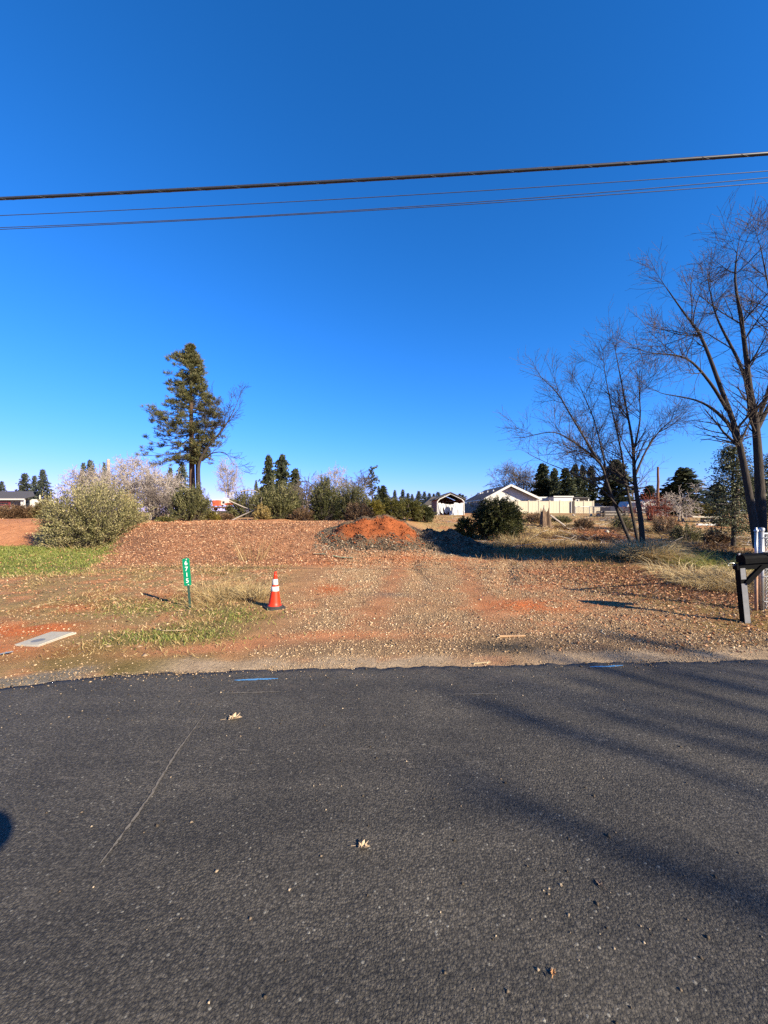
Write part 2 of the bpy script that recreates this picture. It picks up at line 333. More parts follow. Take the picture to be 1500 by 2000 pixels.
SOIL = np.array([.56, .18, .07]); SOILP = np.array([.5, .24, .13]); TAN = np.array([.37, .235, .14]); GREYG = np.array([.29, .205, .135])
LITT = np.array([.36, .19, .115]); DRY = np.array([.33, .235, .12]); OLIVE = np.array([.2, .165, .065]); GRASS = np.array([.19, .225, .06]); STRAW = np.array([.46, .34, .18])
DARKG = np.array([.16, .15, .14]); MOSS = np.array([.24, .16, .06]); SHOULD = np.array([.42, .33, .245]); RED = np.array([.42, .16, .08])
def blob(x, y, cx, cy, rx, ry, p=1.0, a=0):
    dx = x - cx; dy = y - cy
    if a: dx, dy = dx * math.cos(a) + dy * math.sin(a), -dx * math.sin(a) + dy * math.cos(a)
    return np.exp(-((np.abs(dx / rx)) ** 2 + (np.abs(dy / ry)) ** 2) * p)
def masks(x, y):
    """weights of what covers the ground at x, y"""
    e = y - edge(x); n1 = fbm(x, y, .9, 4); n2 = fbm(x + 40, y, 2.4, 4)
    w = {}
    drive = sstep(-1.9, -1.0, x - .25 * (n1 - .5) * 4 - .0 * y) * (1 - sstep(3.4, 5.2, x + 1.5 * (n1 - .5) - .16 * (y - 6))) * (1 - sstep(12.8, 14.2, y))
    w['drive'] = drive
    mound = sstep(10.6, 12.2, y + 1.6 * (n1 - .5)) * sstep(-1.7, -.9, x + 7.0 + .6 * (y - 11) + 1.2 * (n2 - .5)) * (1 - sstep(.8, 2.4, x)) * (1 - sstep(20, 24, y))
    w['mound'] = mound
    w['redmound'] = sstep(17.4, 18.2, y + (n1 - .5)) * (1 - sstep(-8, -4, x)) * (1 - sstep(26, 30, y))
    w['lawn'] = sstep(9.3, 11.2, y - .12 * (x + 8) + 1.6 * (n1 - .5)) * (1 - sstep(17.4, 18.4, y)) * (1 - sstep(-1.9, -.9, x + 7.0 + .6 * (y - 11) + 1.6 * (n2 - .5)))
    w['verge'] = (1 - sstep(-2.6, -1.3, x + .9 * (n1 - .5) + .15 * (y - 6))) * (1 - w['lawn']) * (1 - mound) * (1 - sstep(12, 14, y))
    w['right'] = sstep(3.0, 5.0, x + 1.3 * (n1 - .5) - .1 * (y - 6)) * (1 - sstep(11.5, 13.5, y))
    w['rleaf'] = blob(x, y, 6.6, 8.9, 2.6, 1.5, 1, -.25) + .7 * blob(x, y, 7.2, 6.9, 2.2, .7, 1, -.2)
    w['back'] = sstep(13.0, 15.5, y) * sstep(1.6, 3.2, x)
    w['shoulder'] = (1 - sstep(.2, .4, e + .35 * (n2 - .5) + .12 * (n1 - .5))) * sstep(-2.7, -1.9, x) * (1 - .75 * blob(x, y, 1.25, 4.1, .45, .5)) * (1 - .7 * sstep(4.2, 5, x))
    w['coarse'] = sstep(.22, .36, e) * (1 - sstep(.7, 1.05, e + .5 * (n1 - .5))) * sstep(-1.7, -1.1, x)
    w['greyleft'] = (1 - sstep(-3.1, -2.7, x + .3 * e)) * (1 - sstep(.3, .42, e + .1 * n2))
    w['band'] = blob(x, y, -.9, 4.86, 1.3, .26, 1, .16) + blob(x, y, -2.0, 4.5, 1.0, .17, 1, .2)
    w['soil'] = np.clip(blob(x, y, -4.75, 5.25, .55, .3) * 1.5 + blob(x, y, -5.5, 5.0, .7, .35) * .9 + blob(x, y, -5.4, 6.4, .6, .3) * .8 + blob(x, y, 2.55, 6.6, .8, .45) * 1.1
              + blob(x, y, -1.1, 8.0, .4, .7) * .9 + blob(x, y, 3.2, 8.4, .7, .5) * .7 + blob(x, y, -.3, 4.85, .8, .22) + blob(x, y, -1.6, 11.6, 1.6, .5) * .7 + blob(x, y, 1.5, 12.6, 3.5, .4) * .7
              + blob(x, y, 3.9, 10.2, .9, .5) * .6 + blob(x, y, -4.9, 4.35, 1.3, .3) * .8 + blob(x, y, -4.0, 7.2, .5, .3) * .5, 0, 1.2) * sstep(.3, .55, n2 + .12)
    w['green'] = blob(x, y, -2.75, 4.95, .65, .28) + .5 * blob(x, y, -2.2, 5.9, .5, .4) + .3 * blob(x, y, -3.9, 6.3, .8, .4)
    return w, n1, n2, e
def ground_col(x, y):
    w, n1, n2, e = masks(x, y)
    sh = x.shape + (1,)
    c = np.broadcast_to(np.array([.42, .25, .14]), x.shape + (3,)).copy()
    def mixin(cc, m):
        nonlocal c
        m = np.clip(m, 0, 1)[..., None]; c = c * (1 - m) + cc * m
    mixin(STRAW * .85, w['back']); mixin(SOILP, w['back'] * sstep(.5, .62, n1) * .8)
    mixin(RED, w['back'] * blob(x, y, 13, 24, 3, 2.5) * 1.2); mixin(np.array([.5, .33, .12]), w['back'] * blob(x, y, 10.3, 24, 2.2, 2) * .9)
    mixin(LITT, w['mound']); mixin(SOILP, w['redmound']); mixin(RED * .9, w['redmound'] * sstep(.5, .7, n2) * .5)
    mixin(DRY, w['verge']); mixin(OLIVE, w['verge'] * sstep(.42, .62, n1) * .9); mixin(SOILP, w['verge'] * sstep(.5, .66, n2) * .7)
    mixin(OLIVE, w['right'] * .8); mixin(MOSS, w['right'] * sstep(.42, .6, n1)); mixin(SOILP * .9, w['right'] * sstep(.5, .7, n2) * .5)
    mixin(TAN, w['drive']); mixin(GREYG, w['drive'] * sstep(.45, .62, n1) * .8); mixin(SOILP, w['drive'] * sstep(.54, .68, n2) * .7)
    mixin(SOILP * .92, w['drive'] * .75 * sstep(4.8, 6, y) * (np.exp(-((x - .1 - .12 * (y - 8)) / .3) ** 2) + np.exp(-((x - 1.9 - .12 * (y - 8)) / .3) ** 2)))
    mixin(LITT * .55, w['rleaf'] * .95)
    mixin(GRASS, w['lawn'] * .95); mixin(DRY, w['lawn'] * sstep(.5, .66, n2) * .6)
    mixin(SOIL, w['soil'] * .95); mixin(SOILP * 1.05, w['band']); mixin(GRASS, w['green'] * .7)
    mixin(GREYG * .9, w['coarse'] * .8); mixin(SHOULD, w['shoulder']); mixin(DARKG * 1.3, w['greyleft'])
    mixin(DARKG * .55, blob(x, y, 1.45, 4.55, .42, .16) * 1.3)
    mixin(DARKG, blob(x, y, .15, 7.4, .5, .25) * .6 + blob(x, y, .95, 8.8, .14, .8) * .6 + blob(x, y, 3.3, 10, .2, .9, 1, -.3) * .6)
    mixin(SHOULD * .85, (1 - sstep(0, .05, e)) * (y > 0) * .9)
    mixin(np.array([.19, .14, .08]), sstep(40, 90, y))
    return c

def axis_pts(lo, hi, dlo, dhi, step, grow):
    mid = np.arange(dlo, dhi + 1e-6, step); a = [dlo]; s = step
    while a[-1] > lo: s *= grow; a.append(a[-1] - s)
    b = [dhi]; s = step
    while b[-1] < hi: s *= grow; b.append(b[-1] + s)
    return np.concatenate([np.array(a[1:])[::-1], mid, np.array(b[1:])])
gx = axis_pts(-1500, 1500, -9, 9, .07, 1.045); gy = axis_pts(-60, 2200, 3.2, 15, .07, 1.03)
GX, GY = np.meshgrid(gx, gy); nx, ny = len(gx), len(gy)
Vg = np.stack([GX, GY, H(GX, GY)], 2).reshape(-1, 3)
ii = (np.arange(ny - 1)[:, None] * nx + np.arange(nx - 1)[None]).ravel()
Fg = np.stack([ii, ii + 1, ii + nx + 1, ii + nx], 1)
ground = build('ground', Vg, Fg, EARTH, col=ground_col(GX, GY).reshape(-1, 3) * KW, smooth=True)
tag(ground, 'red soil lot with gravel drive, dry grass and leaf litter', 'ground', kind='structure')

rx = axis_pts(-400, 400, -9, 9, .05, 1.08); re_ = edge(rx)
rows = [-14, -9, -5, -2, 0, 1, 2, 3, 3.3]
Vr = []; 
for yy in rows: Vr.append(np.stack([rx, np.full_like(rx, yy), np.full_like(rx, 0.0)], 1))
for k, zz in ((.12, 0.0), (.02, -.004), (0.0, -.05)): Vr.append(np.stack([rx, re_ - k, np.full_like(rx, zz)], 1))
Vr = np.concatenate(Vr); nrx = len(rx); nrows = len(rows) + 3
ii = (np.arange(nrows - 1)[:, None] * nrx + np.arange(nrx - 1)[None]).ravel()
road = build('road', Vr, np.stack([ii, ii + 1, ii + nrx + 1, ii + nrx], 1), ASPH)
tag(road, 'dark grey asphalt road with rough aggregate surface', 'road', kind='structure')

def gz(x, y): return float(H(np.array([x]), np.array([y]))[0])
def on(x, y, dz=0): return (x, y, gz(x, y) + dz)

def scatter(n, x0, x1, y0, y1, dens):
    x = rng.uniform(x0, x1, n); y = rng.uniform(y0, y1, n); k = rng.random(n) < dens(x, y); x = x[k]; y = y[k]
    return np.stack([x, y, H(x, y)], 1)
STONE = leafmat('gravel_stone', [(0, (.06, .048, .038)), (.3, (.19, .14, .095)), (.6, (.41, .29, .185)), (.85, (.58, .44, .3)), (1, (.74, .61, .44))], trans=0, rough=.9, spec=.15)
# ---- gravel on the drive and shoulder
def dgrav(x, y):
    w, n1, n2, e = masks(x, y)
    d = w['drive'] * (.5 + .7 * sstep(.38, .6, n1)) * (1 - .75 * np.clip(w['soil'], 0, 1)) + w['coarse'] * 1.3 + w['greyleft'] * 1.0 + .12 * w['verge'] + .35 * w['right'] * (1 - sstep(6, 8, y)) - .45 * w['shoulder']
    return np.clip(d, 0, 1) * (e > .02) * np.clip(1.25 - (y - 5) * .06, .35, 1) * (1 - .8 * np.clip(w['band'], 0, 1)) * (1 - .85 * np.clip(np.exp(-((x - .1 - .12 * (y - 8)) / .32) ** 2) + np.exp(-((x - 1.9 - .12 * (y - 8)) / .32) ** 2), 0, 1) * sstep(4.8, 6, y))
C = scatter(260000, -6, 8, 3.4, 14, dgrav); r = rng.gamma(2.4, .0024, len(C)) + .003; r *= .72 + .034 * C[:, 1]
r = np.where(np.abs(C[:, 1] - edge(C[:, 0])) < .33, np.minimum(r, .009), r); C[:, 2] += r * .25
V, F = stones(C, r); w_, n1_, n2_, e_ = masks(C[:, 0], C[:, 1])
t = np.clip(rng.normal(.6, .23, len(C)) - .28 * w_['greyleft'] - .45 * blob(C[:, 0], C[:, 1], 1.45, 4.55, .5, .22), 0, 1)
tag(build('gravel', V, F, STONE, tint=np.repeat(t, 6)), 'loose tan and grey gravel covering the drive', 'gravel', kind='stuff')

# ---- leaf litter and wood chips
LITTER = leafmat('leaf_litter', [(0, (.16, .07, .035)), (.3, (.36, .17, .095)), (.6, (.52, .29, .18)), (.85, (.62, .42, .28)), (1, (.72, .56, .4))], trans=.12, rough=.8, spec=.15)
def dlit(x, y):
    w, n1, n2, e = masks(x, y)
    return np.clip(w['mound'] * 1.0 + w['redmound'] * .25 + w['rleaf'] * 1.1 + .22 * w['verge'] * sstep(5, 6.5, y) + .3 * w['right'] + .2 * w['back'] + .06 * w['drive'] + .12 * w['lawn'], 0, 1) * (e > .15)
C = np.concatenate([scatter(66000, -14, 3, 10, 21, dlit), scatter(52000, 2, 11, 4.4, 13, dlit), scatter(16000, -9, -1, 4.3, 10.5, dlit), scatter(26000, -24, 26, 13, 34, dlit)])
n = len(C); D = rdirs(n); D[:, 2] *= .35
V, F = cards(C + np.array([0, 0, .012]), D, rng.uniform(.022, .066, n) * (.72 + .034 * C[:, 1]), rng.uniform(.012, .04, n) * (.8 + .03 * C[:, 1]), bend=.22)
V[:, 2] = np.maximum(V[:, 2], np.repeat(C[:, 2], 4) + .002)
tag(build('leaf_litter', V, F, LITTER, tint=np.repeat(np.clip(rng.normal(.52, .28, n) - .12 * (C[:, 0] > 3) * (C[:, 1] < 13), 0, 1), 4)), 'dry tan leaves and wood chips strewn over the ground', 'leaf litter', kind='stuff')

# ---- short grass: green lawn, dry verge grass
GRASSM = leafmat('grass_blade', [(0, (.07, .1, .025)), (.4, (.18, .24, .055)), (.7, (.32, .35, .1)), (1, (.56, .46, .22))], trans=.3)
STRAWM = leafmat('straw_blade', [(0, (.2, .14, .065)), (.4, (.4, .29, .14)), (.75, (.58, .46, .25)), (1, (.74, .63, .4))], trans=.25)
def blades(C, h, spread=.5, w=.008):
    n = len(C); D = rng.normal(0, spread, (n, 3)); D[:, 2] = 1
    return cards(C - np.array([0, 0, .01]), D, h, w, bend=.1)
def dlawn(x, y):
    w, n1, n2, e = masks(x, y); return np.clip(w['lawn'] * (.45 + .55 * sstep(.35, .6, n2)) + .9 * w['green'] * (e > .2), 0, 1)
C = np.concatenate([scatter(90000, -24, -3.5, 9, 18.5, dlawn), scatter(15000, -5, -1, 4.4, 7, lambda x, y: np.clip(masks(x, y)[0]['green'], 0, 1))]); n = len(C)
V, F = blades(C, rng.uniform(.03, .1, n) * (.55 + .035 * C[:, 1]), .6, .006 + .0011 * C[:, 1])
tag(build('lawn_grass', V, F, GRASSM, tint=np.repeat(np.clip(rng.normal(.48, .2, n), 0, 1), 4)), 'short green lawn grass at the left behind the verge', 'grass', kind='stuff')
def dverge(x, y):
    w, n1, n2, e = masks(x, y)
    return np.clip(w['verge'] * sstep(.35, .6, n1) * .8 * (1 - np.clip(w['soil'] * 1.3, 0, 1)) + w['right'] * .25 * sstep(.45, .6, n1) + .5 * w['back'], 0, 1) * (e > .35)
C = np.concatenate([scatter(45000, -10, -1, 4.2, 12.5, dverge), scatter(14000, 3, 9, 4.6, 9, dverge), scatter(40000, 3, 26, 13.5, 36, dverge)]); n = len(C)
V, F = blades(C, rng.uniform(.03, .12, n) * (.7 + .03 * C[:, 1]), 1.1, .005 + .0008 * C[:, 1])
tag(build('dry_grass', V, F, STRAWM, tint=np.repeat(np.clip(rng.normal(.42, .22, n), 0, 1), 4)), 'thin dry straw coloured grass on the verges and field', 'grass', kind='stuff')

# ---- bits on the road
GREYST = leafmat('grey_stone', [(0, (.035, .03, .026)), (.4, (.1, .082, .066)), (.75, (.23, .185, .145)), (1, (.46, .38, .29))], trans=0, rough=.9, spec=.12)
def droad(x, y): return np.clip(.02 + .9 * blob(x, y, .9, 1.55, .5, .3) * .12 + .6 * np.exp(-np.abs(y - edge(x)) * 5) * (y < edge(x)) * .5 , 0, 1)
C = scatter(26000, -4.4, 4.6, 1.1, 4.4, droad); C = C[C[:, 1] < edge(C[:, 0])]; C[:, 2] = .002; n = len(C)
V, F = stones(C, (rng.gamma(3, .0012, n) + .002) * (1 + .5 * np.exp(-np.abs(C[:, 1] - edge(C[:, 0])) * 9)))
tag(build('road_grit', V, F, GREYST, tint=np.repeat(np.clip(rng.beta(1, 1.2, n) * 1.2, 0, 1), 6)), 'small loose stone chips lying on the asphalt', 'grit', kind='stuff')

C = scatter(30000, -4.4, 5, 3.2, 4.3, lambda x, y: np.exp(-np.clip(edge(x) - y, 0, 9) * 11) * sstep(.42, .68, fbm(x, y, 1.6, 4)) * (y < edge(x) + .03)); C[:, 2] = .001; n = len(C)
V, F = stones(C, rng.gamma(2, .0016, n) + .002); tag(build('edge_spill', V, F, STONE, tint=np.repeat(np.clip(rng.normal(.5, .25, n), 0, 1), 6)), 'tan grit spilled from the shoulder over the asphalt edge', 'grit', kind='stuff')

# ---------------------------------------------------------------- buildings and fences in the background
def boxpart(name, m, parent, *bs, smooth=False):
    b = MB()
    for c, d in bs: b.box(c, d)
    return b.build(name, m, parent)

# white gabled house beyond the cream fence
zb = 1.38
hx0, hx1, hax, hy0, hy1 = 16.1, 24.2, 19.85, 61.0, 74.5
ez, rz_ = 3.75, 5.75
house = thing('white_house', 'white gabled house with brown roof behind the cream fence', 'house', (20, 61, zb))
b = MB(); b.prism([(hx0, hy0, zb), (hx1, hy0, zb), (hx1, hy0, ez), (hax, hy0, rz_ - .1), (hx0, hy0, ez)], (0, hy1 - hy0, 0)); b.build('wall', WHITE, house)
b = MB()
for sx, xe in ((-1, hx0 - .4), (1, hx1 + .4)):
    ze = ez - .2
    p = [(hax, hy0 - .95, rz_), (xe, hy0 - .95, ze), (xe, hy0 - .95, ze + .16), (hax, hy0 - .95, rz_ + .16)]
    if sx > 0: p = p[::-1]
    b.prism(p, (0, hy1 - hy0 + 1.9, 0))
roof = b.build('roof', ROOF_B, house)
b = MB()
for xe in (hx0 - .42, hx1 + .42):
    b.beam((hax, hy0 - 1.0, rz_ + .05), (xe, hy0 - 1.0, ez - .16), .07, .32)
b.build('rake_board', WHITE, roof)
boxpart('gutter', WHITE, roof, ((hx0 - .48, (hy0 + hy1) / 2, ez - .22), (.14, hy1 - hy0 + 1.6, .2)))
for k, (yy, hh, w) in enumerate(((64, .45, .16), (67.5, .5, .14), (71, .45, .16), (73, .4, .5))):
    zt = ez + (rz_ - ez) * .55; MB().cyl((18.2, yy, zt - .2), (18.2, yy, zt + hh), w).build('roof_vent', GALV, roof)
for xx in (22.05, 22.75):
    f = boxpart('window', WHITE, house, ((xx, hy0 - .02, 3.35), (.62, .06, .42))); boxpart('pane', GLASS, f, ((xx, hy0 - .045, 3.35), (.5, .05, .3)))
MB().cyl((19.5, hy0 - .05, 4.5), (19.5, hy0 + .05, 4.5), .2, n=16).build('gable_vent', GREYP, house)
boxpart('downspout', WHITE, house, ((hx0 - .06, hy0 - .06, 2.5), (.1, .1, 2.3)))
# flat roofed wing right of it
wing = thing('flat_roofed_annex', 'white flat roofed annex joining the right side of the gabled house', 'building', (27, 60, zb))
boxpart('wall', WHITE, wing, ((28.0, 62.5, 2.7), (2.95, 5, 2.55)), ((25.4, 63.6, 2.5), (2.3, 3, 2.2)))
boxpart('roof', ROOF_D, wing, ((28.0, 62.5, 4.03), (3.1, 5.2, .1)))
boxpart('fascia', WHITE, wing, ((28.0, 59.86, 4.02), (3.14, .07, .17))); boxpart('fascia', WHITE, wing, ((25.4, 62.0, 3.95), (2.2, .1, .2)))
f = boxpart('window', WHITE, wing, ((25.2, 62.08, 3.3), (1.1, .06, .45))); boxpart('pane', GLASS, f, ((25.2, 62.05, 3.3), (.95, .05, .34)))

# dark shed with white framed window
shed = thing('dark_shed', 'dark brown shed with a small white framed window right of the annex', 'shed', (31.5, 62, zb))
boxpart('wall', DARK_W, shed, ((31.6, 64, 2.6), (2.8, 4, 2.4)))
b = MB(); b.prism([(30.1, 61.7, 3.8), (33.15, 61.7, 3.8), (33.15, 61.7, 3.92), (30.1, 61.7, 4.05)], (0, 4.6, 0)); b.build('roof', ROOF_D, shed)
f = boxpart('window', WHITE, shed, ((31.2, 61.97, 3.42), (.6, .08, .6))); boxpart('pane', GLASS, f, ((31.2, 61.94, 3.42), (.3, .06, .34)))
boxpart('corner_trim', WHITE, shed, ((33.0, 61.96, 3.2), (.14, .08, 1.1)))

def panel_fence(name, label, p0, p1, z0, h, n, m, postm, cap=True):
    t = thing(name, label, 'fence', (p0[0], p0[1], z0)); p0 = np.array(p0); p1 = np.array(p1); d = (p1 - p0) / n; L = np.linalg.norm(d); a = math.atan2(d[1], d[0])
    pm = None
    for k in range(n):
        c = p0 + d * (k + .5); zz = z0 + .02 * math.sin(k * 2.1)
        nb = max(3, int(L / .22)); b = MB()
        for j in range(nb):
            u = -L / 2 + .06 + (L - .12) * (j + .5) / nb; b.box((u, .006 * (j % 2), h / 2), ((L - .12) / nb - .012, .035, h - .1))
        b.box((0, 0, h - .04), (L - .1, .06, .09)); b.box((0, 0, .06), (L - .1, .06, .1))
        o = b.build('fence_panel', m); o.parent = t; o.location = (c[0] - p0[0], c[1] - p0[1], zz - z0); o.rotation_euler = (0, 0, a)
    for k in range(n + 1):
        c = p0 + d * k; b = MB(); b.box((0, 0, h / 2 + .02), (.13, .13, h + .06))
        if cap: b.box((0, 0, h + .07), (.17, .17, .05))
        o = b.build('post', postm); o.parent = t; o.location = (c[0] - p0[0], c[1] - p0[1], .02 * math.sin(k * 2.1)); o.rotation_euler = (0, 0, a)
    return t
panel_fence('vinyl_fence', 'cream privacy fence in front of the white gabled house', (14.2, 53), (25.85, 53.2), 1.36, 1.75, 8, CREAM, CREAM)
panel_fence('vinyl_fence', 'short cream fence run right of the dark gap, in front of the annex', (26.35, 53), (28.9, 53), 1.36, 1.72, 2, CREAM, CREAM)
panel_fence('shaded_fence', 'fence side running back beside the tarp shed, its shade painted in as grey', (14.0, 53.3), (14.6, 69), 1.38, 1.75, 8, GREYW, GREYW, cap=False)  # grey material stands in for shade on the side facing left
t = thing('gate_post', 'dark post standing in the gap of the cream fence', 'post', (26.1, 53, 1.36)); boxpart('post', DARK_W, t, ((26.1, 53, 2.2), (.3, .12, 1.65))); boxpart('cap', STEEL_D, t, ((26.1, 53, 3.05), (.34, .16, .05)))
panel_fence('plank_fence', 'low pale plank fence beyond the chain link by the field', (27.6, 50.5), (33, 50), 1.3, .95, 5, CREAM, GREYW)

def chain_mesh(p0, p1, z0, z1, step, w=.003):
    """diamond wires between two posts"""
    p0 = np.array(p0, float); p1 = np.array(p1, float); L = np.linalg.norm(p1 - p0); u = (p1 - p0) / L; S = []; hh = z1 - z0
    k = -hh
    while k < L:
        for s in (0, 1):
            a0, b0 = (k, 0) if s == 0 else (k + hh, 0); a1, b1 = (k + hh, hh) if s == 0 else (k, hh)
            # clip to 0..L
            def cl(a, b, a2, b2):
                if a < 0: f = (0 - a) / (a2 - a); a, b = 0, b + f * (b2 - b)
                if a > L: f = (L - a) / (a2 - a); a, b = L, b + f * (b2 - b)
                return a, b
            q0 = cl(a0, b0, a1, b1); q1 = cl(a1, b1, a0, b0)
            if abs(q0[0] - q1[0]) > 1e-3:
                A = p0 + u * q0[0]; B = p0 + u * q1[0]; S.append([A[0], A[1] + .004 * s, z0 + q0[1], B[0], B[1] + .004 * s, z0 + q1[1], w, w])
        k += step
    return tubes(S, 3)

t = thing('chain_link_fence', 'far grey chain link fence beyond the tree stump', 'fence', (24, 47, 1.3))
pts = [(23.4, 47), (25.2, 47.1), (27.0, 46.6), (27.1, 44.5)]
for x, y in pts: MB().cyl((x, y, 1.15), (x, y, 2.3), .045, n=6).build('post', GALV, t)
for a, c in zip(pts, pts[1:]):
    MB().cyl((a[0], a[1], 2.25), (c[0], c[1], 2.25), .03, n=5).build('top_rail', GALV, t)
    V, F = chain_mesh(a, c, 1.2, 2.22, .16, .006); build('wire_mesh', V, F, STEEL_D, t)

# shelter with torn tarp
zs = 1.2
sh = thing('carport_shelter', 'brown shelter with dark gable roof and a torn white tarp front', 'carport', (6.6, 45, zs))
sx0, sx1, sxa, sy0, sy1 = 6.24, 9.36, 7.8, 45.0, 50.5; se, sr = 3.05, 3.85
b = MB(); b.prism([(sx0 - .02, sy0 + .15, zs - .2), (sx0 + .1, sy0 + .15, zs - .2), (sx0 + .1, sy0 + .15, se), (sx0 - .02, sy0 + .15, se)], (0, sy1 - sy0 - .3, 0)); b.build('side_wall', BROWN_W, sh)
b = MB(); b.prism([(sx1 - .1, sy0 + .15, zs - .2), (sx1 + .02, sy0 + .15, zs - .2), (sx1 + .02, sy0 + .15, se), (sx1 - .1, sy0 + .15, se)], (0, sy1 - sy0 - .3, 0)); b.build('side_wall', BROWN_W, sh)
b = MB(); b.prism([(sx0, sy1 - .2, zs - .2), (sx1, sy1 - .2, zs - .2), (sx1, sy1 - .2, se), (sxa, sy1 - .2, sr - .1), (sx0, sy1 - .2, se)], (0, .12, 0)); b.build('back_wall', BROWN_W, sh)
b = MB()
for xe in (sx0 - .25, sx1 + .25):
    p = [(sxa, sy0 - .15, sr), (xe, sy0 - .15, se - .02), (xe, sy0 - .15, se + .08), (sxa, sy0 - .15, sr + .1)]
    b.prism(p if xe < sxa else p[::-1], (0, sy1 - sy0 + .3, 0))
b.build('roof', ROOF_D, sh)
for xx in (sx0, sx1):
    s_ = 1 if xx == sx0 else -1
    MB().cyl((xx, sy0, zs - .3), (xx, sy0, se - .25), .065, n=8).build('post', WHITE, sh)
    MB().cyl((xx, sy0, se - .25), (xx + s_ * .25, sy0, se + .05), .065, n=8).cyl((xx + s_ * .25, sy0, se + .05), (sxa, sy0, sr - .12), .065, n=8).build('rafter', WHITE, sh)
MB().cyl((sx0, sy0 + 3, se - .1), (sx1, sy0 + 3, se - .1), .04, n=6).build('crossbar', GALV, sh); MB().cyl((sx0 + .7, sy0 + 5, se + .25), (sx1 - .7, sy0 + 5, se + .25), .05, n=6).build('crossbar', GALV, sh)
b = MB(); ns = 9; wv = (sx1 - sx0 - .1) / ns
tarp = thing('torn_tarp', 'tattered white tarp strips hanging across the brown shelter front', 'tarp', (7.5, sy0 - .1, 2.7))
for k in range(ns):
    xa = sx0 + .05 + k * wv; u = (k + .5) / ns * 2 - 1; ztop = 2.72 - .22 * (1 - u * u)
    zbot = zs + (.05 if k in (0, 8) else [.05, .2, .4, .3, .1, .35, .2, .1, .05][k]); nr = 9; v = []; f = []
    for j in range(nr + 1):
        q = j / nr; narrow = 1 - [.4, .2, .55, .4, .15, .5, .35, .25, .2][k] * max(0, q - .25)
        for i in range(4):
            xi = xa + wv * (.5 + (i / 3 - .5) * (1.02 if q < .25 else narrow)) + .05 * math.sin(q * 5 + k * 2)
            v.append((xi, sy0 - .1 + .05 * math.sin(i * 2.4 + k * 1.7 + q * 3) - .12 * q * math.sin(k * 1.3), ztop + (zbot - ztop) * q + (.12 * ((i * 7 + k * 3) % 4 - 1.5) if j == nr else 0)))
    for j in range(nr):
        for i in range(3): f.append((j * 4 + i, j * 4 + i + 1, j * 4 + i + 5, j * 4 + i + 4))
    MB().add(v, f).build('tarp_strip', TARP, tarp, smooth=True)
b = MB(); v = []; f = []; nn = 16
for j in range(7):
    for i in range(nn):
        a = 2 * math.pi * i / nn; q = j / 6; rr = (1 - .75 * q ** 1.4) * (1 + .16 * math.sin(i * 2.3 + j) + .1 * math.sin(i * 5.1))
        v.append((8.3 + .78 * rr * math.cos(a), 44.2 + .5 * rr * math.sin(a), zs - .35 + 1.75 * q + .08 * math.sin(i * 3 + j * 2)))
for j in range(6):
    for i in range(nn): f.append((j * nn + i, j * nn + (i + 1) % nn, (j + 1) * nn + (i + 1) % nn, (j + 1) * nn + i))
f.append(tuple(6 * nn + i for i in range(nn)))
tag(MB().add(v, f).build('tarp_heap', TARP, smooth=False, org=(8, 44.2, zs)), 'crumpled white tarp heap on the ground before the shelter', 'tarp')

# far houses
fh = thing('dark_roofed_house', 'far house with dark roof peeking out left of the tarp shelter', 'house', (8.5, 75, 1.4))
boxpart('wall', WHITE, fh, ((10.2, 78, 2.2), (3.5, 5, 2.2)), ((8.6, 77, 2.0), (2.2, 2, 1.6)))
b = MB(); b.prism([(7.6, 75, 3.0), (9.4, 75, 4.6), (9.55, 75, 4.6), (9.0, 75, 2.9)], (0, 4, 0)); b.prism([(9.2, 75.2, 3.1), (13, 75.2, 3.1), (12.6, 77.5, 4.55), (9.7, 77.5, 4.55)], (0, .2, .16)); b.build('roof', ROOF_D, fh)
lh = thing('porch_house', 'white house with a dark sloping porch roof at the left edge', 'house', (-60, 60, 1.3))
lx = lambda px, d=60: (px - 750) / 750 * d
b = MB(); b.prism([(-66, 60.5, 3.65), (-56.6, 60.5, 3.65), (-57.4, 63, 4.1), (-60.5, 66, 5.05), (-66, 66, 5.05)], (0, .15, .14)); b.build('roof', ROOF_D, lh)
b = MB(); b.box((-61.2, 60.3, 3.6), (9.4, .1, .22)); b.build('fascia', WHITE, lh)
boxpart('wall', WHITE, lh, ((-62, 65, 2.5), (8.6, 4, 2.4)))
boxpart('porch_post', WHITE, lh, ((-57.15, 60.8, 2.6), (.5, .3, 1.9)))
boxpart('porch_wall', WHITE, lh, ((-60.6, 60.8, 1.75), (7.4, .25, 1.1)))
f = boxpart('window', WHITE, lh, ((-58.6, 62.9, 2.9), (1.5, .1, 1.2))); boxpart('pane', GLASS, f, ((-58.6, 62.84, 2.9), (1.3, .06, 1.0)))
boxpart('porch_rail', mat('dark_red_paint', (.18, .03, .04)), lh, ((-61.5, 60.75, 2.75), (4.6, .12, .16)), ((-61.5, 60.75, 3.2), (4.6, .1, .2)), ((-59.2, 60.7, 2.7), (.25, .12, .9)))
ls = thing('long_white_shed', 'long low white metal shed seen between the bare tree stems', 'shed', (41, 66, 1.4))
boxpart('wall', GREYP, ls, ((41.3, 70, 2.3), (5.4, 5, 1.8)))
b = MB(); b.prism([(38.4, 67.2, 2.75), (44.2, 67.2, 2.75), (44.2, 70, 3.5), (38.4, 70, 3.5)], (0, 0, .08)); b.build('roof', WHITE, ls)
gh = thing('white_gable_cottage', 'small white gabled cottage behind the red twiggy bush', 'house', (44, 62, 1.4))
b = MB(); b.prism([(42.0, 62, 1.4), (45.2, 62, 1.4), (45.2, 62, 2.9), (43.4, 62, 3.5), (42.0, 62, 3.0)], (0, 6, 0)); b.build('wall', WHITE, gh)
b = MB()
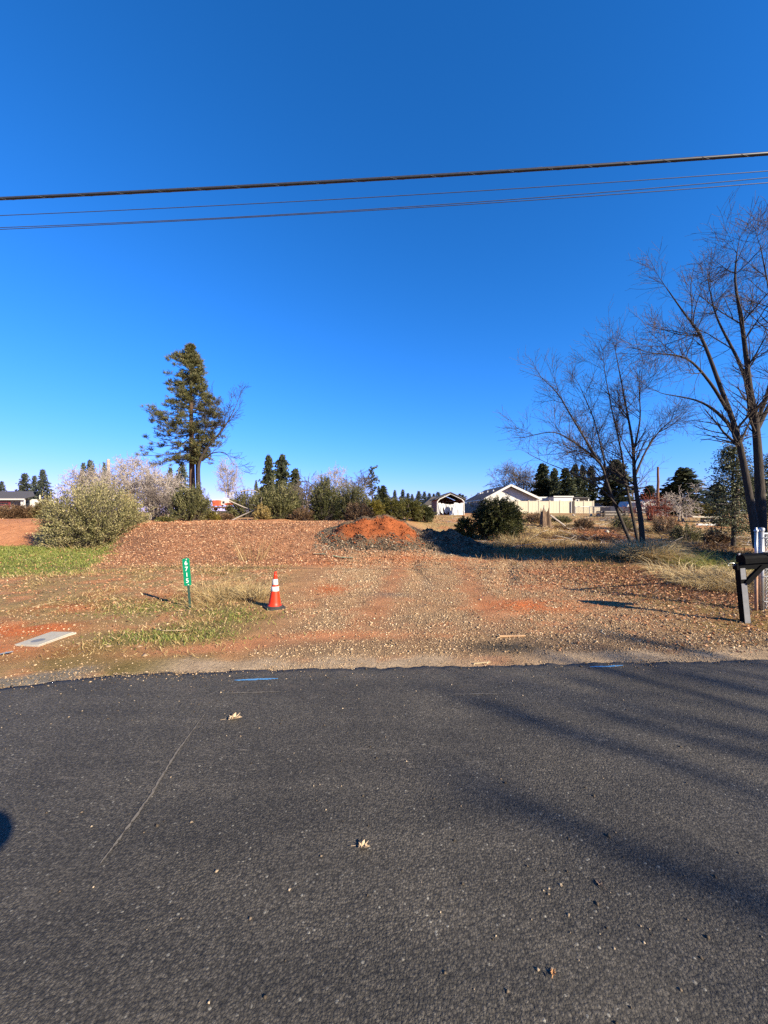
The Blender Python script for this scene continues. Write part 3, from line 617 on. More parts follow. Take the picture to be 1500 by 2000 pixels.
for xe, zz in ((41.7, 2.85), (46.0, 2.55)):
    p = [(43.4, 61.7, 3.5), (xe, 61.7, zz), (xe, 61.7, zz + .14), (43.4, 61.7, 3.66)]; b.prism(p if xe < 43 else p[::-1], (0, 6.6, 0))
b.build('roof', WHITE, gh)
bh = thing('black_flat_house', 'low black flat roofed building behind the sparse evergreen', 'building', (46, 55, 1.4))
boxpart('wall', DARK_W, bh, ((47.2, 57, 2.0), (5.6, 4, 1.4))); boxpart('roof', ROOF_D, bh, ((47.2, 56.7, 2.75), (6.2, 5, .16))); 
f = boxpart('window', WHITE, bh, ((46.6, 54.97, 2.1), (.8, .06, .5))); boxpart('pane', GLASS, f, ((46.6, 54.94, 2.1), (.66, .05, .38)))

# ---------------------------------------------------------------- vehicles far off
def wheel(parent, c, r, w, rim, ax='y'):
    tt = MB().lathe([(r * .55, -w / 2), (r * .92, -w / 2), (r, -w * .3), (r, w * .3), (r * .92, w / 2), (r * .55, w / 2)], 18)
    rm = MB().lathe([(.0, -w * .32), (r * .3, -w * .36), (r * .56, -w * .42), (r * .58, w * .4), (0, w * .4)], 18)
    def place(mb): return [(c[0] + x, c[1] + z, c[2] + y) for x, y, z in mb.V]
    tt.V = place(tt); rm.V = place(rm)
    o = tt.build('wheel', RUBBER, parent, smooth=True); ORG[o] = ORG[parent]; rm.build('rim', rim, o)
T = lambda px, py: P(px, py, 55.)
tk = thing('work_truck', 'faded orange and white work truck parked beyond the brush', 'truck', (-23, 55, 1.2))
q = lambda px, py: tuple(T(px, py))
b = MB(); a0, a1 = q(420, 988), q(432, 978); b.box(((a0[0] + a1[0]) / 2, 55, (a0[2] + a1[2]) / 2), (a1[0] - a0[0], 1.6, a1[2] - a0[2])); b.build('hood', ORANGE_T, tk)
boxpart('hood_top', WHITE, tk, ((T(426, 976.5)[0], 55, T(426, 976.5)[2]), (1.0, 1.7, .14)))
b = MB(); b.prism([q(431, 986), q(440, 986), q(440, 976), q(437, 972), q(433, 977)], (0, 1.6, 0)); cab = b.build('cab', WHITE, tk)
boxpart('window', GLASS, cab, ((T(437, 981)[0], 54.97, T(437, 981)[2]), (.25, .08, .3)))
b = MB(); b.prism([q(440, 986), q(457, 986), q(457, 978), q(454, 975), q(445, 974.5), q(440, 978)], (0, 1.6, 0)); b.build('tank', WHITE, tk, smooth=False)
b = MB(); b.prism([q(439.5, 986.5), q(457.5, 985), q(457.5, 981), q(439.5, 983)], (-0.0, 1.7, 0)); bb = b
bb.V = [(x, y - .05, z) for x, y, z in bb.V]; bb.build('side_panel', ORANGE_T, tk)
b = MB(); b.beam(q(416, 991), q(458, 991), 1.4, .2); b.build('chassis', mat('rust_brown', (.14, .07, .04)), tk)
for px in (443.5, 452.5): wheel(tk, (T(px, 993)[0], 54.9, T(px, 993)[2]), .3, .3, ORANGE_T)
wheel(tk, (T(422, 994)[0], 54.9, T(422, 994)[2]), .26, .3, ORANGE_T)
for px in (449, 455): MB().cyl(q(px, 976), q(px, 962), .05, n=6).build('stack_post', WHITE, tk)
tb = thing('trailer_axle', 'old trailer bed with white hub below the orange truck', 'trailer', (-23, 50, 1.1))
T2 = lambda px, py: tuple(P(px, py, 50.))
b = MB(); b.beam(T2(408, 999), T2(452, 999), 1.3, .16); b.build('deck', DARK_W, tb)
wheel(tb, (T2(429, 1003)[0], 49.2, T2(429, 1003)[2]), .3, .24, WHITE)
for px in (409, 415): boxpart('stake', GREYW, tb, ((T2(px, 996)[0], 49.6, T2(px, 996)[2]), (.1, .1, .5)))

pk = thing('dark_pickup', 'dark pickup truck parked in shade behind the bare tree stems', 'pickup', (24, 38, 1.15))
X0 = P(1192, 1000, 38)[0]; zp = 1.0
b = MB(); b.prism([(X0, 38, zp + .45), (X0 + 4.9, 38, zp + .45), (X0 + 4.9, 38, zp + .95), (X0 + 4.7, 38, zp + 1.1), (X0 + 3.6, 38, zp + 1.12), (X0, 38, zp + 1.1)], (0, 1.8, 0)); b.build('body', mat('dark_car_paint', (.02, .02, .024), rough=.3, spec=.5), pk)
b = MB(); b.prism([(X0 + 1.7, 38.1, zp + 1.1), (X0 + 3.75, 38.1, zp + 1.1), (X0 + 3.2, 38.1, zp + 1.62), (X0 + 2.0, 38.1, zp + 1.65)], (0, 1.6, 0)); cb = b.build('cab', mat('silver_paint', (.5, .5, .52), rough=.35), pk)
b = MB(); b.prism([(X0 + 1.95, 38.06, zp + 1.16), (X0 + 2.6, 38.06, zp + 1.16), (X0 + 2.6, 38.06, zp + 1.56), (X0 + 2.12, 38.06, zp + 1.56)], (0, .06, 0)); b.build('window', GLASS, cb)
b = MB(); b.prism([(X0 + 2.72, 38.06, zp + 1.16), (X0 + 3.5, 38.06, zp + 1.16), (X0 + 3.12, 38.06, zp + 1.54), (X0 + 2.72, 38.06, zp + 1.56)], (0, .06, 0)); b.build('window', GLASS, cb)
for xx in (.85, 3.95): wheel(pk, (X0 + xx, 38.0, zp + .36), .36, .25, GREYP)
boxpart('door', mat('white_door_paint', (.62, .61, .6)), pk, ((X0 + 3.0, 37.985, zp + .8), (.9, .03, .5)))
lb = thing('lumber_stack', 'stack of dark weathered planks beside the pickup tail', 'lumber', (20.5, 37, 1.1))
for k in range(5):
    for j in range(2): boxpart('plank', DARK_W if k % 2 else GREYW, lb, ((21.9 + .05 * math.sin(k * 3 + j), 36.6 + j * .5, 1.12 + k * .13), (2.6, .42, .1)))
for xx in (20.85, 22.8): boxpart('stake', DARK_W, lb, ((xx, 36.3, 1.35), (.1, .08, .75)))

# debris and low slab at the right
sl = thing('slab_bench', 'pale slab resting on a block pier in the dry field', 'slab', (20, 30, .9))
S_ = lambda px, py, d=30.: tuple(P(px, py, d))
b = MB(); b.beam(S_(1344, 1009), S_(1398, 1010), .9, .12); b.build('top_slab', CONC, sl)
b = MB(); c = S_(1377, 1016); b.box((c[0], c[1], c[2]), (.42, .4, .5)); b.box((c[0] + .75, c[1] + .1, c[2]), (.8, .3, .48)); b.build('pier', CONC, sl)
b = MB(); b.beam(S_(1362, 1024.5, 28), S_(1400, 1024.5, 28), .2, .14); tag(b.build('curb_beam', WHITE, org=S_(1380, 1024, 28)), 'long white beam lying in the field below the slab', 'beam')
wg = thing('wire_gate', 'leaning grey wire gate beside the red twiggy bush', 'gate', (25, 36, 1.1))
G_ = lambda px, py: tuple(P(px, py, 36.))
for a_, c_ in (((1284, 996), (1303, 994)), ((1303, 994), (1304, 1010)), ((1284, 1012), (1304, 1010)), ((1284, 996), (1284, 1012)), ((1284, 1004), (1303, 1002))): MB().cyl(G_(*a_), G_(*c_), .035, n=6).build('rail', GALV, wg)
boxpart('board', GREYW, wg, ((P(1294, 1003, 36)[0], 36.1, P(1294, 1003, 36)[2]), (.7, .04, .5)))

# upright bare poles
def pole(name, label, px, top, bot, d, r, m, lean=0):
    a = P(px, bot, d); c = P(px + lean, top, d); t = thing(name, label, 'pole', tuple(a)); S = []; prev = a
    for k in range(1, 7):
        q_ = a + (c - a) * k / 6 + np.array([.03 * math.sin(k * 2), 0, 0]); S.append([*prev, *q_, r * (1 - .05 * k), r * (1 - .05 * (k + 1))]); prev = q_
    V, F = tubes(S, 8); build('shaft', V, F, m, t, smooth=True)
    MB().cyl(tuple(c), tuple(c + np.array([.02, 0, .08])), r * .66, r * .3, n=7).build('broken_top', m, t)
pole('dead_pole', 'tall brown dead trunk pole between the two bare trees', 1284.5, 913, 997, 42, .17, barkmat('pole_bark', (.26, .14, .09), (.16, .09, .06)), 1)
pole('dead_pole', 'pale topped dead trunk pole behind the sparse evergreen at right', 1441, 896, 1010, 36, .16, barkmat('pole_bark_pale', (.44, .34, .27), (.24, .13, .09)), 0)
pole('dead_snag', 'pale broken snag rising from the bare brush at left', 211, 898, 1000, 40, .24, BARK_G, 1)
pole('short_post', 'short pale post left of the big sage coloured bush', 78, 968, 992, 40, .1, CREAM, 0)

# ---------------------------------------------------------------- bare trees and brush
def grow(S, p, d, r, L, level, spec):
    """one branch and its children; S[level] collects segments"""
    n = spec['steps'][level]; st = L / n; p = np.array(p, float); d = np.array(d, float); r1 = max(r * spec['taper'], spec['rmin'])
    for k in range(n):
        d = d + rng.normal(0, spec['wob'][level], 3) + np.array([0, 0, spec['up'][level]]); d /= np.linalg.norm(d)
        q = p + d * st; ra = r + (r1 - r) * k / n; rb = r + (r1 - r) * (k + 1) / n
        S[level].append([*p, *q, ra, rb])
        if level + 1 < len(spec['steps']) and k >= spec.get('skip', 0):
            for _ in range(rng.poisson(spec['kids'][level])):
                side = np.cross(d, rng.normal(size=3)); side /= np.linalg.norm(side) + 1e-9
                a = spec['ang'] * rng.uniform(.7, 1.3); cd = d * math.cos(a) + side * math.sin(a)
                f = rng.random(); grow(S, p + (q - p) * f, cd, max(rb * .6, spec['rmin']), spec['len'][level] * rng.uniform(.55, 1.25) * (1 - .35 * k / n), level + 1, spec)
        p = q
    return p
def bare_tree(name, label, base, guides, spec, m, cat='tree', group=None, limb_scale=1.0, twigm=None):
    """guides: list of (polyline of world points, r0, r1); branches grow off every guide"""
    t = thing(name, label, cat, tuple(base), group); S = [[], [], [], []]
    for pts, r0, r1 in guides:
        G = []; pts = np.array(pts, float)
        # smooth the polyline
        f = np.linspace(0, len(pts) - 1, (len(pts) - 1) * 4 + 1); i = np.minimum(f.astype(int), len(pts) - 2); u = (f - i)[:, None]
        pm = pts[np.maximum(i - 1, 0)]; p0 = pts[i]; p1 = pts[i + 1]; p2 = pts[np.minimum(i + 2, len(pts) - 1)]
        Q = .5 * (2 * p0 + (p1 - pm) * u + (2 * pm - 5 * p0 + 4 * p1 - p2) * u ** 2 + (3 * p0 - pm - 3 * p1 + p2) * u ** 3)
        n = len(Q) - 1
        for k in range(n):
            ra = r0 + (r1 - r0) * (k / n) ** .8; rb = r0 + (r1 - r0) * ((k + 1) / n) ** .8; G.append([*Q[k], *Q[k + 1], ra, rb])
            if k / n > spec.get('bare', .3):
                d = Q[k + 1] - Q[k]; sl_ = np.linalg.norm(d); d = d / sl_
                for _ in range(rng.poisson(spec['first'] * sl_)):
                    side = np.cross(d, rng.normal(size=3)); side /= np.linalg.norm(side) + 1e-9; a = spec['ang'] * rng.uniform(.7, 1.35)
                    grow(S, Q[k] + d * sl_ * rng.random(), d * math.cos(a) + side * math.sin(a), max(min(rb * .55, .045), spec['rmin'] * 1.5), spec['L0'] * rng.uniform(.45, 1.2) * (1.15 - .6 * k / n) * limb_scale, 0, spec)
        # tip keeps growing
        d = Q[-1] - Q[-2]; grow(S, Q[-1], d / np.linalg.norm(d), r1, spec['L0'] * .4, 0, spec)
        V, F = tubes(G, 8); build('trunk', V, F, m, t, smooth=True)
    lims = S[0] + S[1]
    if lims: V, F = tubes(lims, 4); build('branches', V, F, m, t).__setitem__('kind', 'stuff')
    tw = S[2] + S[3]
    if tw: V, F = tubes(tw, 3); build('twigs', V, F, twigm or m, t).__setitem__('kind', 'stuff')
    return t
SPEC = dict(steps=[5, 4, 3], wob=[.08, .1, .12], up=[.045, .035, .02], kids=[1.6, 1.4], len=[1.05, .55], ang=R(40), taper=.35, rmin=.0036, L0=2.1, first=2.3, bare=.25)
def gl(pts, d): return [P(x, y, d + dz) for x, y, dz in pts]
D1 = 15.0
TWIG1 = barkmat('twig_lit_brown', (.09, .066, .055), (.15, .115, .1))
bare_tree('bare_tree', 'shorter bare multi-stemmed tree with dry grass at its foot', P(1250, 1082, D1), [
    (gl([(1243, 1085, 0), (1215, 1020, -.1), (1188, 950, -.3), (1172, 905, -.5), (1130, 870, -.8), (1085, 845, -1.0), (1040, 850, -1.2)], D1), .075, .012),
    (gl([(1188, 950, -.3), (1178, 890, 0), (1160, 820, .4), (1135, 760, .7)], D1), .045, .012),
    (gl([(1252, 1088, .2), (1238, 1020, .3), (1224, 950, .5), (1213, 880, .6), (1195, 800, .3), (1180, 720, .2)], D1), .075, .012),
    (gl([(1224, 950, .5), (1208, 930, .3), (1165, 900, .9), (1130, 830, 1.4)], D1), .055, .015),
    (gl([(1257, 1090, 0), (1252, 1020, 0), (1240, 940, 0), (1236, 870, 0), (1222, 790, -.3), (1203, 690, -.3)], D1), .125, .012),
    (gl([(1172, 905, -.5), (1120, 820, -.3), (1090, 770, .2), (1060, 740, .4)], D1), .045, .012),
    (gl([(1215, 1000, 0), (1180, 960, -.8), (1130, 930, -1.3), (1070, 905, -1.6)], D1), .04, .012),
    (gl([(1240, 930, 0), (1262, 880, .3), (1290, 840, .6), (1320, 815, .9)], D1), .05, .012),
    (gl([(1238, 880, 0), (1250, 820, -.5), (1248, 760, -.9)], D1), .045, .012)], SPEC, BARK_D, twigm=TWIG1)
D2 = 12.5
SPEC2 = dict(SPEC, L0=2.1, first=2.3)
bare_tree('bare_tree', 'tall bare tree with two thick dark trunks at the right edge', P(1483, 1062, D2), [
    (gl([(1480, 1070, 0), (1462, 960, 0), (1440, 850, 0), (1405, 750, .1), (1370, 660, .3), (1335, 610, .5), (1300, 560, .6)], D2), .125, .012),
    (gl([(1438, 845, 0), (1400, 805, .5), (1360, 782, .9), (1300, 770, 1.2)], D2), .07, .014),
    (gl([(1420, 800, 0), (1385, 745, -.6), (1340, 700, -1.0), (1275, 690, -1.2)], D2), .06, .014),
    (gl([(1488, 1066, .3), (1484, 950, .3), (1476, 830, .3), (1465, 760, .3), (1450, 640, .1), (1436, 550, 0), (1440, 490, 0)], D2), .165, .012),
    (gl([(1476, 825, .3), (1495, 780, .2), (1512, 700, .1), (1505, 590, .2), (1485, 480, .3)], D2), .075, .012),
    (gl([(1466, 765, .3), (1440, 700, .8), (1400, 620, 1.2), (1385, 560, 1.5)], D2), .07, .014),
    (gl([(1478, 840, .3), (1530, 740, .8), (1590, 640, 1.2)], D2), .08, .014)], SPEC2, BARK_D, twigm=TWIG1)

# the big pine and the bare tree leaning out beside it
NEEDLE = leafmat('pine_needle', [(0, (.035, .045, .018)), (.45, (.1, .11, .045)), (.8, (.19, .18, .08)), (1, (.28, .22, .1))], trans=.15)
def pine(name, label, px, top, bot, d, W, limb0=.3, seed=3):
    base = P(px, bot, d); Ht = (bot - top) / 750 * d; t = thing(name, label, 'tree', tuple(base)); G = []; n = 14
    for k in range(n):
        a = k / n; c = (k + 1) / n; G.append([base[0] - .25 * a, base[1], base[2] + Ht * a, base[0] - .25 * c, base[1], base[2] + Ht * c, .36 * (1 - a) ** .8 + .03, .36 * (1 - c) ** .8 + .03])
    V, F = tubes(G, 10); build('trunk', V, F, BARK_P, t, smooth=True)
    LS = []; C = []; D = []; Ls = []
    def prof(h, side):      # crown half width by height fraction
        pts = [(.29, 1.5), (.34, 4.5), (.4, 6.2), (.47, 4.0), (.53, 4.8), (.62, 4.2), (.68, 2.9), (.745, 3.0), (.87, 2.1), (.93, 1.3), (.97, .5), (1, .15)] if side < 0 else \
              [(.29, .6), (.34, 1.2), (.4, 2.0), (.44, 4.0), (.47, 4.2), (.53, 3.8), (.62, 3.1), (.7, 2.4), (.745, 2.0), (.87, 1.3), (.93, .6), (1, .15)]
        return np.interp(h, [p[0] for p in pts], [p[1] for p in pts])
    for k in range(185):
        h = limb0 + (1 - limb0) * (k + rng.random()) / 185; az = rng.uniform(0, 6.283); cx = math.cos(az)
        w = prof(h, -1) * (1 - cx) / 2 + prof(h, 1) * (1 + cx) / 2
        Lb = w * rng.uniform(.6, 1.25)
        if k in (14, 17, 20, 24, 27, 30): az = math.pi + rng.uniform(-.35, .35); cx = math.cos(az); Lb = [4.6, 5.4, 6.6, 6.2, 5.4, 5.0][(14, 17, 20, 24, 27, 30).index(k)]
        p = np.array([base[0] - .25 * h, base[1], base[2] + Ht * h])
        dr = np.array([cx, math.sin(az), rng.uniform(-.15, .2) + .5 * (h - .5)]); dr /= np.linalg.norm(dr); ns = 6
        for j in range(ns):
            dr = dr + np.array([0, 0, -.06 if j < 3 else .12]) + rng.normal(0, .07, 3); dr /= np.linalg.norm(dr); q = p + dr * Lb / ns
            LS.append([*p, *q, .05 * (1 - j / ns) * (1.3 - h) + .015, .05 * (1 - (j + 1) / ns) * (1.3 - h) + .012])
            if j >= 1 or h > .85:
                for _ in range(rng.poisson(1.0 if j < 3 else 2.0)):
                    c0 = q + rng.normal(0, .13 * (1 + Lb * .15) * min(1, Lb), 3); m_ = rng.integers(18, 30)
                    dd = rdirs(m_); dd[:, 2] = np.abs(dd[:, 2]) * .9 + .1 * dd[:, 2]; dd += dr * .5
                    C.append(np.repeat(c0[None], m_, 0) + rng.normal(0, .07, (m_, 3))); D.append(dd); Ls.append(np.full(m_, rng.uniform(.34, .58)))
            p = q
    V, F = tubes(LS, 4); build('branches', V, F, BARK_D, t)['kind'] = 'stuff'
    C = np.concatenate(C); D = np.concatenate(D); Ls = np.concatenate(Ls)
    V, F = cards(C, D, Ls, .055); build('crown', V, F, NEEDLE, t, tint=np.repeat(np.clip(rng.normal(.5, .22, len(C)), 0, 1), 4))['kind'] = 'stuff'
    return t
pine('pine_tree', 'tall dark pine with a conical crown rising over the brush', 376, 678, 1000, 45, 9.0)
D3 = 44.
SPEC3 = dict(SPEC, L0=4.2, len=[2.0, 1.0], first=.8, rmin=.012, wob=[.12, .16, .2], kids=[1.4, 1.3])
bare_tree('bare_tree', 'dark bare tree leaning right out of the tall pine', P(388, 1000, D3), [
    (gl([(388, 1000, 0), (388, 950, 0), (389, 905, 0), (408, 870, 0), (430, 845, 0), (447, 820, .3), (462, 790, .5)], D3), .3, .03),
    (gl([(386, 950, .3), (385, 890, .6), (398, 850, .8), (412, 800, 1)], D3), .2, .03),
    (gl([(395, 900, 0), (415, 885, -.6), (440, 885, -1.0), (455, 905, -1.2)], D3), .1, .02)], SPEC3, BARK_D)

# pale twiggy brush at the left, bare trees behind the house
SPECB = dict(steps=[4, 3, 3], wob=[.2, .26, .3], up=[-.02, -.03, -.04], kids=[1.5, 1.3], len=[1.1, .55], ang=R(48), taper=.4, rmin=.012, L0=2.0, first=2.6, bare=.15)
def brush(label, px, top, bot, d, wpx, m, stems=5, spec=SPECB, name='bare_shrub', group='bare twiggy shrubs in the background brush', cat='shrub', r0=.07):
    gs = []; base = P(px, bot, d)
    for k in range(stems):
        u = (k + .5) / stems * 2 - 1 + rng.normal(0, .1); v = rng.normal(0, .5)
        tp = P(px + u * wpx * .42, top + abs(u) * (bot - top) * .25 + rng.uniform(0, 12), d + v * 1.5)
        mid = base * .45 + tp * .55 + np.array([-(u) * .15, 0, .3]); gs.append(([base + np.array([u * .25, v * .2, -.1]), mid, tp], r0, .018))
    return bare_tree(name, label, base, gs, spec, m, cat=cat, group=group)
brush('pale grey leafless shrub just right of the big sage coloured bush top', 175, 932, 1012, 30, 70, BARK_G)
brush('pale arching leafless shrub around the broken snag', 222, 928, 1012, 29, 70, BARK_G, 6)
brush('tallest pale leafless shrub, left of the pine', 258, 905, 1014, 31, 60, BARK_G, 6)
brush('grey leafless shrub between the yellow shrub and the olive bush', 296, 930, 1016, 28, 60, BARK_G, 6)
brush('greyish leafless thicket directly left of the pine trunk', 330, 940, 1016, 30, 60, BARK_G, 5)
brush('low reddish leafless scrub left of the olive bush', 305, 975, 1018, 25, 50, BARK_M, 5)
brush('pale slender bare tree right of the pine behind the truck', 446, 895, 1000, 64, 46, BARK_G, 5, dict(SPECB, up=[.06, .05, .03], L0=2.4), name='slender_bare_tree', cat='tree', r0=.1)
brush('grey arching bare shrub between the two olive thickets', 596, 945, 1012, 30, 55, BARK_M, 5)
brush('faint bare shrub rising above the dark olive thicket', 650, 925, 1005, 38, 50, BARK_G, 4, dict(SPECB, up=[.08, .06, .04]))
brush('grey bare shrub behind the light olive thicket', 695, 935, 1005, 42, 50, BARK_M, 5, dict(SPECB, up=[.06, .05, .03]))
SPECF = dict(SPECB, up=[.08, .06, .04], L0=4.0, len=[2.4, 1.3], rmin=.022, first=1.0)
for px, lab in ((992, 'wide bare grey tree behind the gable of the white house'), (1022, 'bare grey tree behind the right roof slope of the white house'), (1044, 'narrow bare grey tree beside the first conifer right of the house')):
    brush(lab, px, 922, 985, 85, 55, BARK_M, 6, SPECF, name='far_bare_tree', cat='tree', group='bare trees behind the white house', r0=.16)
brush('red twiggy leafless bush beside the dead brown pole', 1272, 985, 1014, 30, 44, barkmat('red_twig', (.24, .07, .045), (.16, .05, .035)), 7)
brush('broken dead sapling by the field slab', 1330, 972, 1018, 31, 26, BARK_G, 3)
# toppled pale branches
def log_branch(label, pts, d, r, m=BARK_G, name='fallen_branch'):
    return bare_tree(name, label, P(pts[0][0], pts[0][1], d), [(gl([(x, y, 0) for x, y in pts], d), r, r * .3)], dict(SPECB, first=.5, L0=.9, kids=[.8, .6], bare=.3), m, cat='branch', group='toppled pale branches')
log_branch('pale fallen branch lying over the mound crest, lower one', [(446, 1020), (470, 1008), (497, 996)], 24, .06)
log_branch('pale fallen branch crossing above the lower one', [(448, 978), (475, 990), (500, 999)], 25, .055)
log_branch('pale arching stem left of the olive thicket', [(470, 960), (490, 957), (505, 962), (522, 976)], 26, .05)
log_branch('brown arching stem right of the olive thicket', [(570, 960), (582, 944), (598, 940), (613, 950), (622, 966)], 30, .06, BARK_M)
log_branch('dark leaning bare stick over the dark olive thicket', [(665, 975), (690, 960), (712, 945)], 28, .045, BARK_D)

# ---------------------------------------------------------------- leafy shrubs
def mkfol(name, a, b, c, d): return leafmat(name, [(0, a), (.35, b), (.7, c), (1, d)], trans=.2)
SAGE = mkfol('sage_leaf', (.06, .065, .028), (.2, .2, .085), (.42, .39, .2), (.66, .58, .34))
OLIV = mkfol('olive_leaf', (.04, .045, .018), (.1, .11, .045), (.2, .2, .09), (.34, .32, .17))
DKGR = mkfol('dark_glossy_leaf', (.012, .018, .008), (.035, .045, .015), (.08, .09, .03), (.17, .17, .07))
YELG = mkfol('yellow_green_leaf', (.05, .05, .012), (.13, .12, .025), (.24, .2, .04), (.4, .31, .06))
HEDG = mkfol('hedge_leaf', (.025, .03, .01), (.075, .08, .022), (.15, .15, .04), (.26, .23, .07))
BRWN = mkfol('bramble_leaf', (.05, .028, .015), (.12, .07, .04), (.22, .14, .08), (.32, .23, .14))
YELO = mkfol('yellow_leaf', (.2, .12, .01), (.42, .26, .02), (.55, .36, .04), (.6, .42, .1))
def shrub(label, px, top, bot, d, wpx, m, leaf=.09, shoots=260, per=34, name='shrub', stemm=None, group=None, up=.55, inner=.35, base=None, cat='shrub', dens=1.0, round_=False):
    """shoots fan out from the foot to an uneven ellipsoid; leaves sit along each shoot"""
    b = P(px, bot, d); b[2] = max(gz(b[0], b[1]) - .03, b[2] - 1.2) if base is None else base
    Hh = (bot - top) / 750 * d + (P(px, bot, d)[2] - b[2]); W = wpx / 750 * d / 2
    t = thing(name, label, cat, tuple(b), group)
    n = shoots; az = rng.uniform(0, 6.283, n); el = np.arcsin(np.clip(rng.uniform(-.02 if not round_ else -.1, 1, n), -1, 1))
    lump = (.78 + .3 * vnoise(az * 1.7 + px, el * 3 + 5) + rng.normal(0, .07, n)) if not round_ else (.66 + .5 * vnoise(az * 2.2 + px, el * 3.5 + 5) + rng.normal(0, .09, n))
    if round_:
        ctr = np.array([b[0], b[1], b[2] + Hh * .42]); el = np.arcsin(rng.uniform(-.75, 1, n))
        E = np.stack([np.cos(el) * np.cos(az) * W, np.cos(el) * np.sin(az) * W * .9, np.sin(el) * Hh * .55], 1) * lump[:, None]; tip = ctr + E; org = ctr + E * .3
    else:
        E = np.stack([np.cos(el) * np.cos(az) * W, np.cos(el) * np.sin(az) * W * .85, np.abs(np.sin(el)) ** .8 * Hh], 1) * lump[:, None]
        org = b + np.stack([E[:, 0] * .3, E[:, 1] * .3, np.zeros(n)], 1); tip = b + E
    tip[:, 2] = np.maximum(tip[:, 2], b[2] + .04)
    midp = org * .5 + tip * .5 + np.array([0, 0, .04]) * Hh
    S = np.concatenate([np.concatenate([org, midp, np.full((n, 1), .012), np.full((n, 1), .009)], 1), np.concatenate([midp, tip, np.full((n, 1), .009), np.full((n, 1), .004)], 1)])
    V, F = tubes(S, 3); build('stems', V, F, stemm or BARK_M, t)['kind'] = 'stuff'
    k = int(per * dens); u = inner + (1.04 - inner) * rng.random((n, k)) ** .7
    A = np.where(u[..., None] < .5, org[:, None] + (midp - org)[:, None] * (u * 2)[..., None], midp[:, None] + (tip - midp)[:, None] * (u * 2 - 1)[..., None])
    ax = unit(tip - midp)[:, None] + rng.normal(0, .55, (n, k, 3)) + np.array([0, 0, up * .4])
    A = A + rng.normal(0, .035 * W ** .5, (n, k, 3)); A[..., 2] = np.maximum(A[..., 2], b[2] + .02)
    V, F = cards(A.reshape(-1, 3), ax.reshape(-1, 3), rng.uniform(.6, 1.3, n * k) * leaf, leaf * .36)
    tn = np.clip(rng.normal(.46, .17, (n, 1)) + rng.normal(0, .16, (n, k)) + .15 * (u - .7), 0, 1).ravel()
    build('foliage', V, F, m, t, tint=np.repeat(tn, 4))['kind'] = 'stuff'
    return t
shrub('big rounded sage coloured bush on the lawn edge at left', 187, 944, 1066, 18.3, 200, SAGE, .085, 820, 50, name='sage_bush', inner=.3)
shrub('olive green bush below the pine trunk', 372, 945, 1024, 23, 78, OLIV, .11, 330, 40)
shrub('small round bright green shrub on the mound crest', 321, 1010, 1031, 20.5, 36, HEDG, .06, 130, 26)
shrub('yellow leaved shrub glimpsed behind the sage coloured bush', 248, 960, 1010, 25, 34, YELO, .09, 90, 22)
shrub('low yellow green shrub below the orange truck', 412, 1000, 1022, 24, 38, YELG, .08, 140, 26)
shrub('low brown green shrub beside the fallen branches', 440, 1003, 1021, 25, 34, BRWN, .07, 120, 26)
shrub('tall olive thicket left of the arching stem', 545, 945, 1018, 25, 105, OLIV, .12, 420, 40)
shrub('hazy olive thicket behind the fallen branches', 480, 958, 1012, 34, 80, OLIV, .14, 260, 34)
shrub('tan dry seeding bush right of the fallen branches', 512, 985, 1020, 23.5, 34, mkfol('tan_leaf', (.14, .1, .03), (.28, .21, .07), (.42, .33, .14), (.55, .45, .24)), .09, 140, 30)
shrub('brown leafed scrub at the foot of the olive thicket', 590, 990, 1020, 24, 50, BRWN, .08, 160, 28)
shrub('dark olive thicket left of the light one', 634, 932, 1018, 25, 66, mkfol('deep_olive_leaf', (.03, .035, .014), (.07, .08, .03), (.13, .14, .05), (.24, .24, .11)), .11, 380, 40)
shrub('light olive thicket behind the dirt pile left shoulder', 684, 942, 1018, 26, 76, OLIV, .11, 330, 40)
shrub('brown bramble left of the long green hedge', 700, 982, 1020, 22, 56, BRWN, .08, 240, 34)
for k, (px, tp, w, lab) in enumerate(((728, 976, 50, 'leftmost yellowish bush of the green hedge behind the piles'), (762, 972, 60, 'second bush of the green hedge, above the dirt pile'), (798, 973, 60, 'third bush of the green hedge behind the dirt pile'), (826, 985, 44, 'dark low bush at the right end of the hedge by the shelter'))):
    shrub(lab, px, tp, 1022, 27 + k, w, [YELG, HEDG, HEDG, DKGR][k], .1, 340, 42, name='hedge_bush', group='bushes of the green hedge', round_=True)
shrub('round dark glossy evergreen bush right of the shelter', 972, 970, 1049, 21.5, 96, DKGR, .11, 620, 52, name='evergreen_bush', round_=True)
shrub('small green bush left of the round evergreen bush', 908, 1010, 1048, 22, 40, HEDG, .09, 220, 34, round_=True)
shrub('brown bramble bank at the left edge below the porch house', 30, 988, 1024, 30, 130, BRWN, .12, 420, 36, name='bramble')
shrub('olive brown bramble beside the short post', 92, 978, 1024, 30, 60, mkfol('olive_brown_leaf', (.05, .04, .015), (.12, .09, .04), (.2, .16, .07), (.3, .24, .12)), .12, 260, 34, name='bramble')
shrub('wide golden green bush beside the field slab', 1365, 984, 1012, 38, 80, YELG, .14, 330, 36, round_=True)
shrub('golden green bush left of the wide one', 1312, 988, 1010, 40, 30, YELG, .12, 160, 30, round_=True)
shrub('small yellow shrub right of the field slab', 1410, 1010, 1028, 28, 30, YELG, .09, 100, 26)
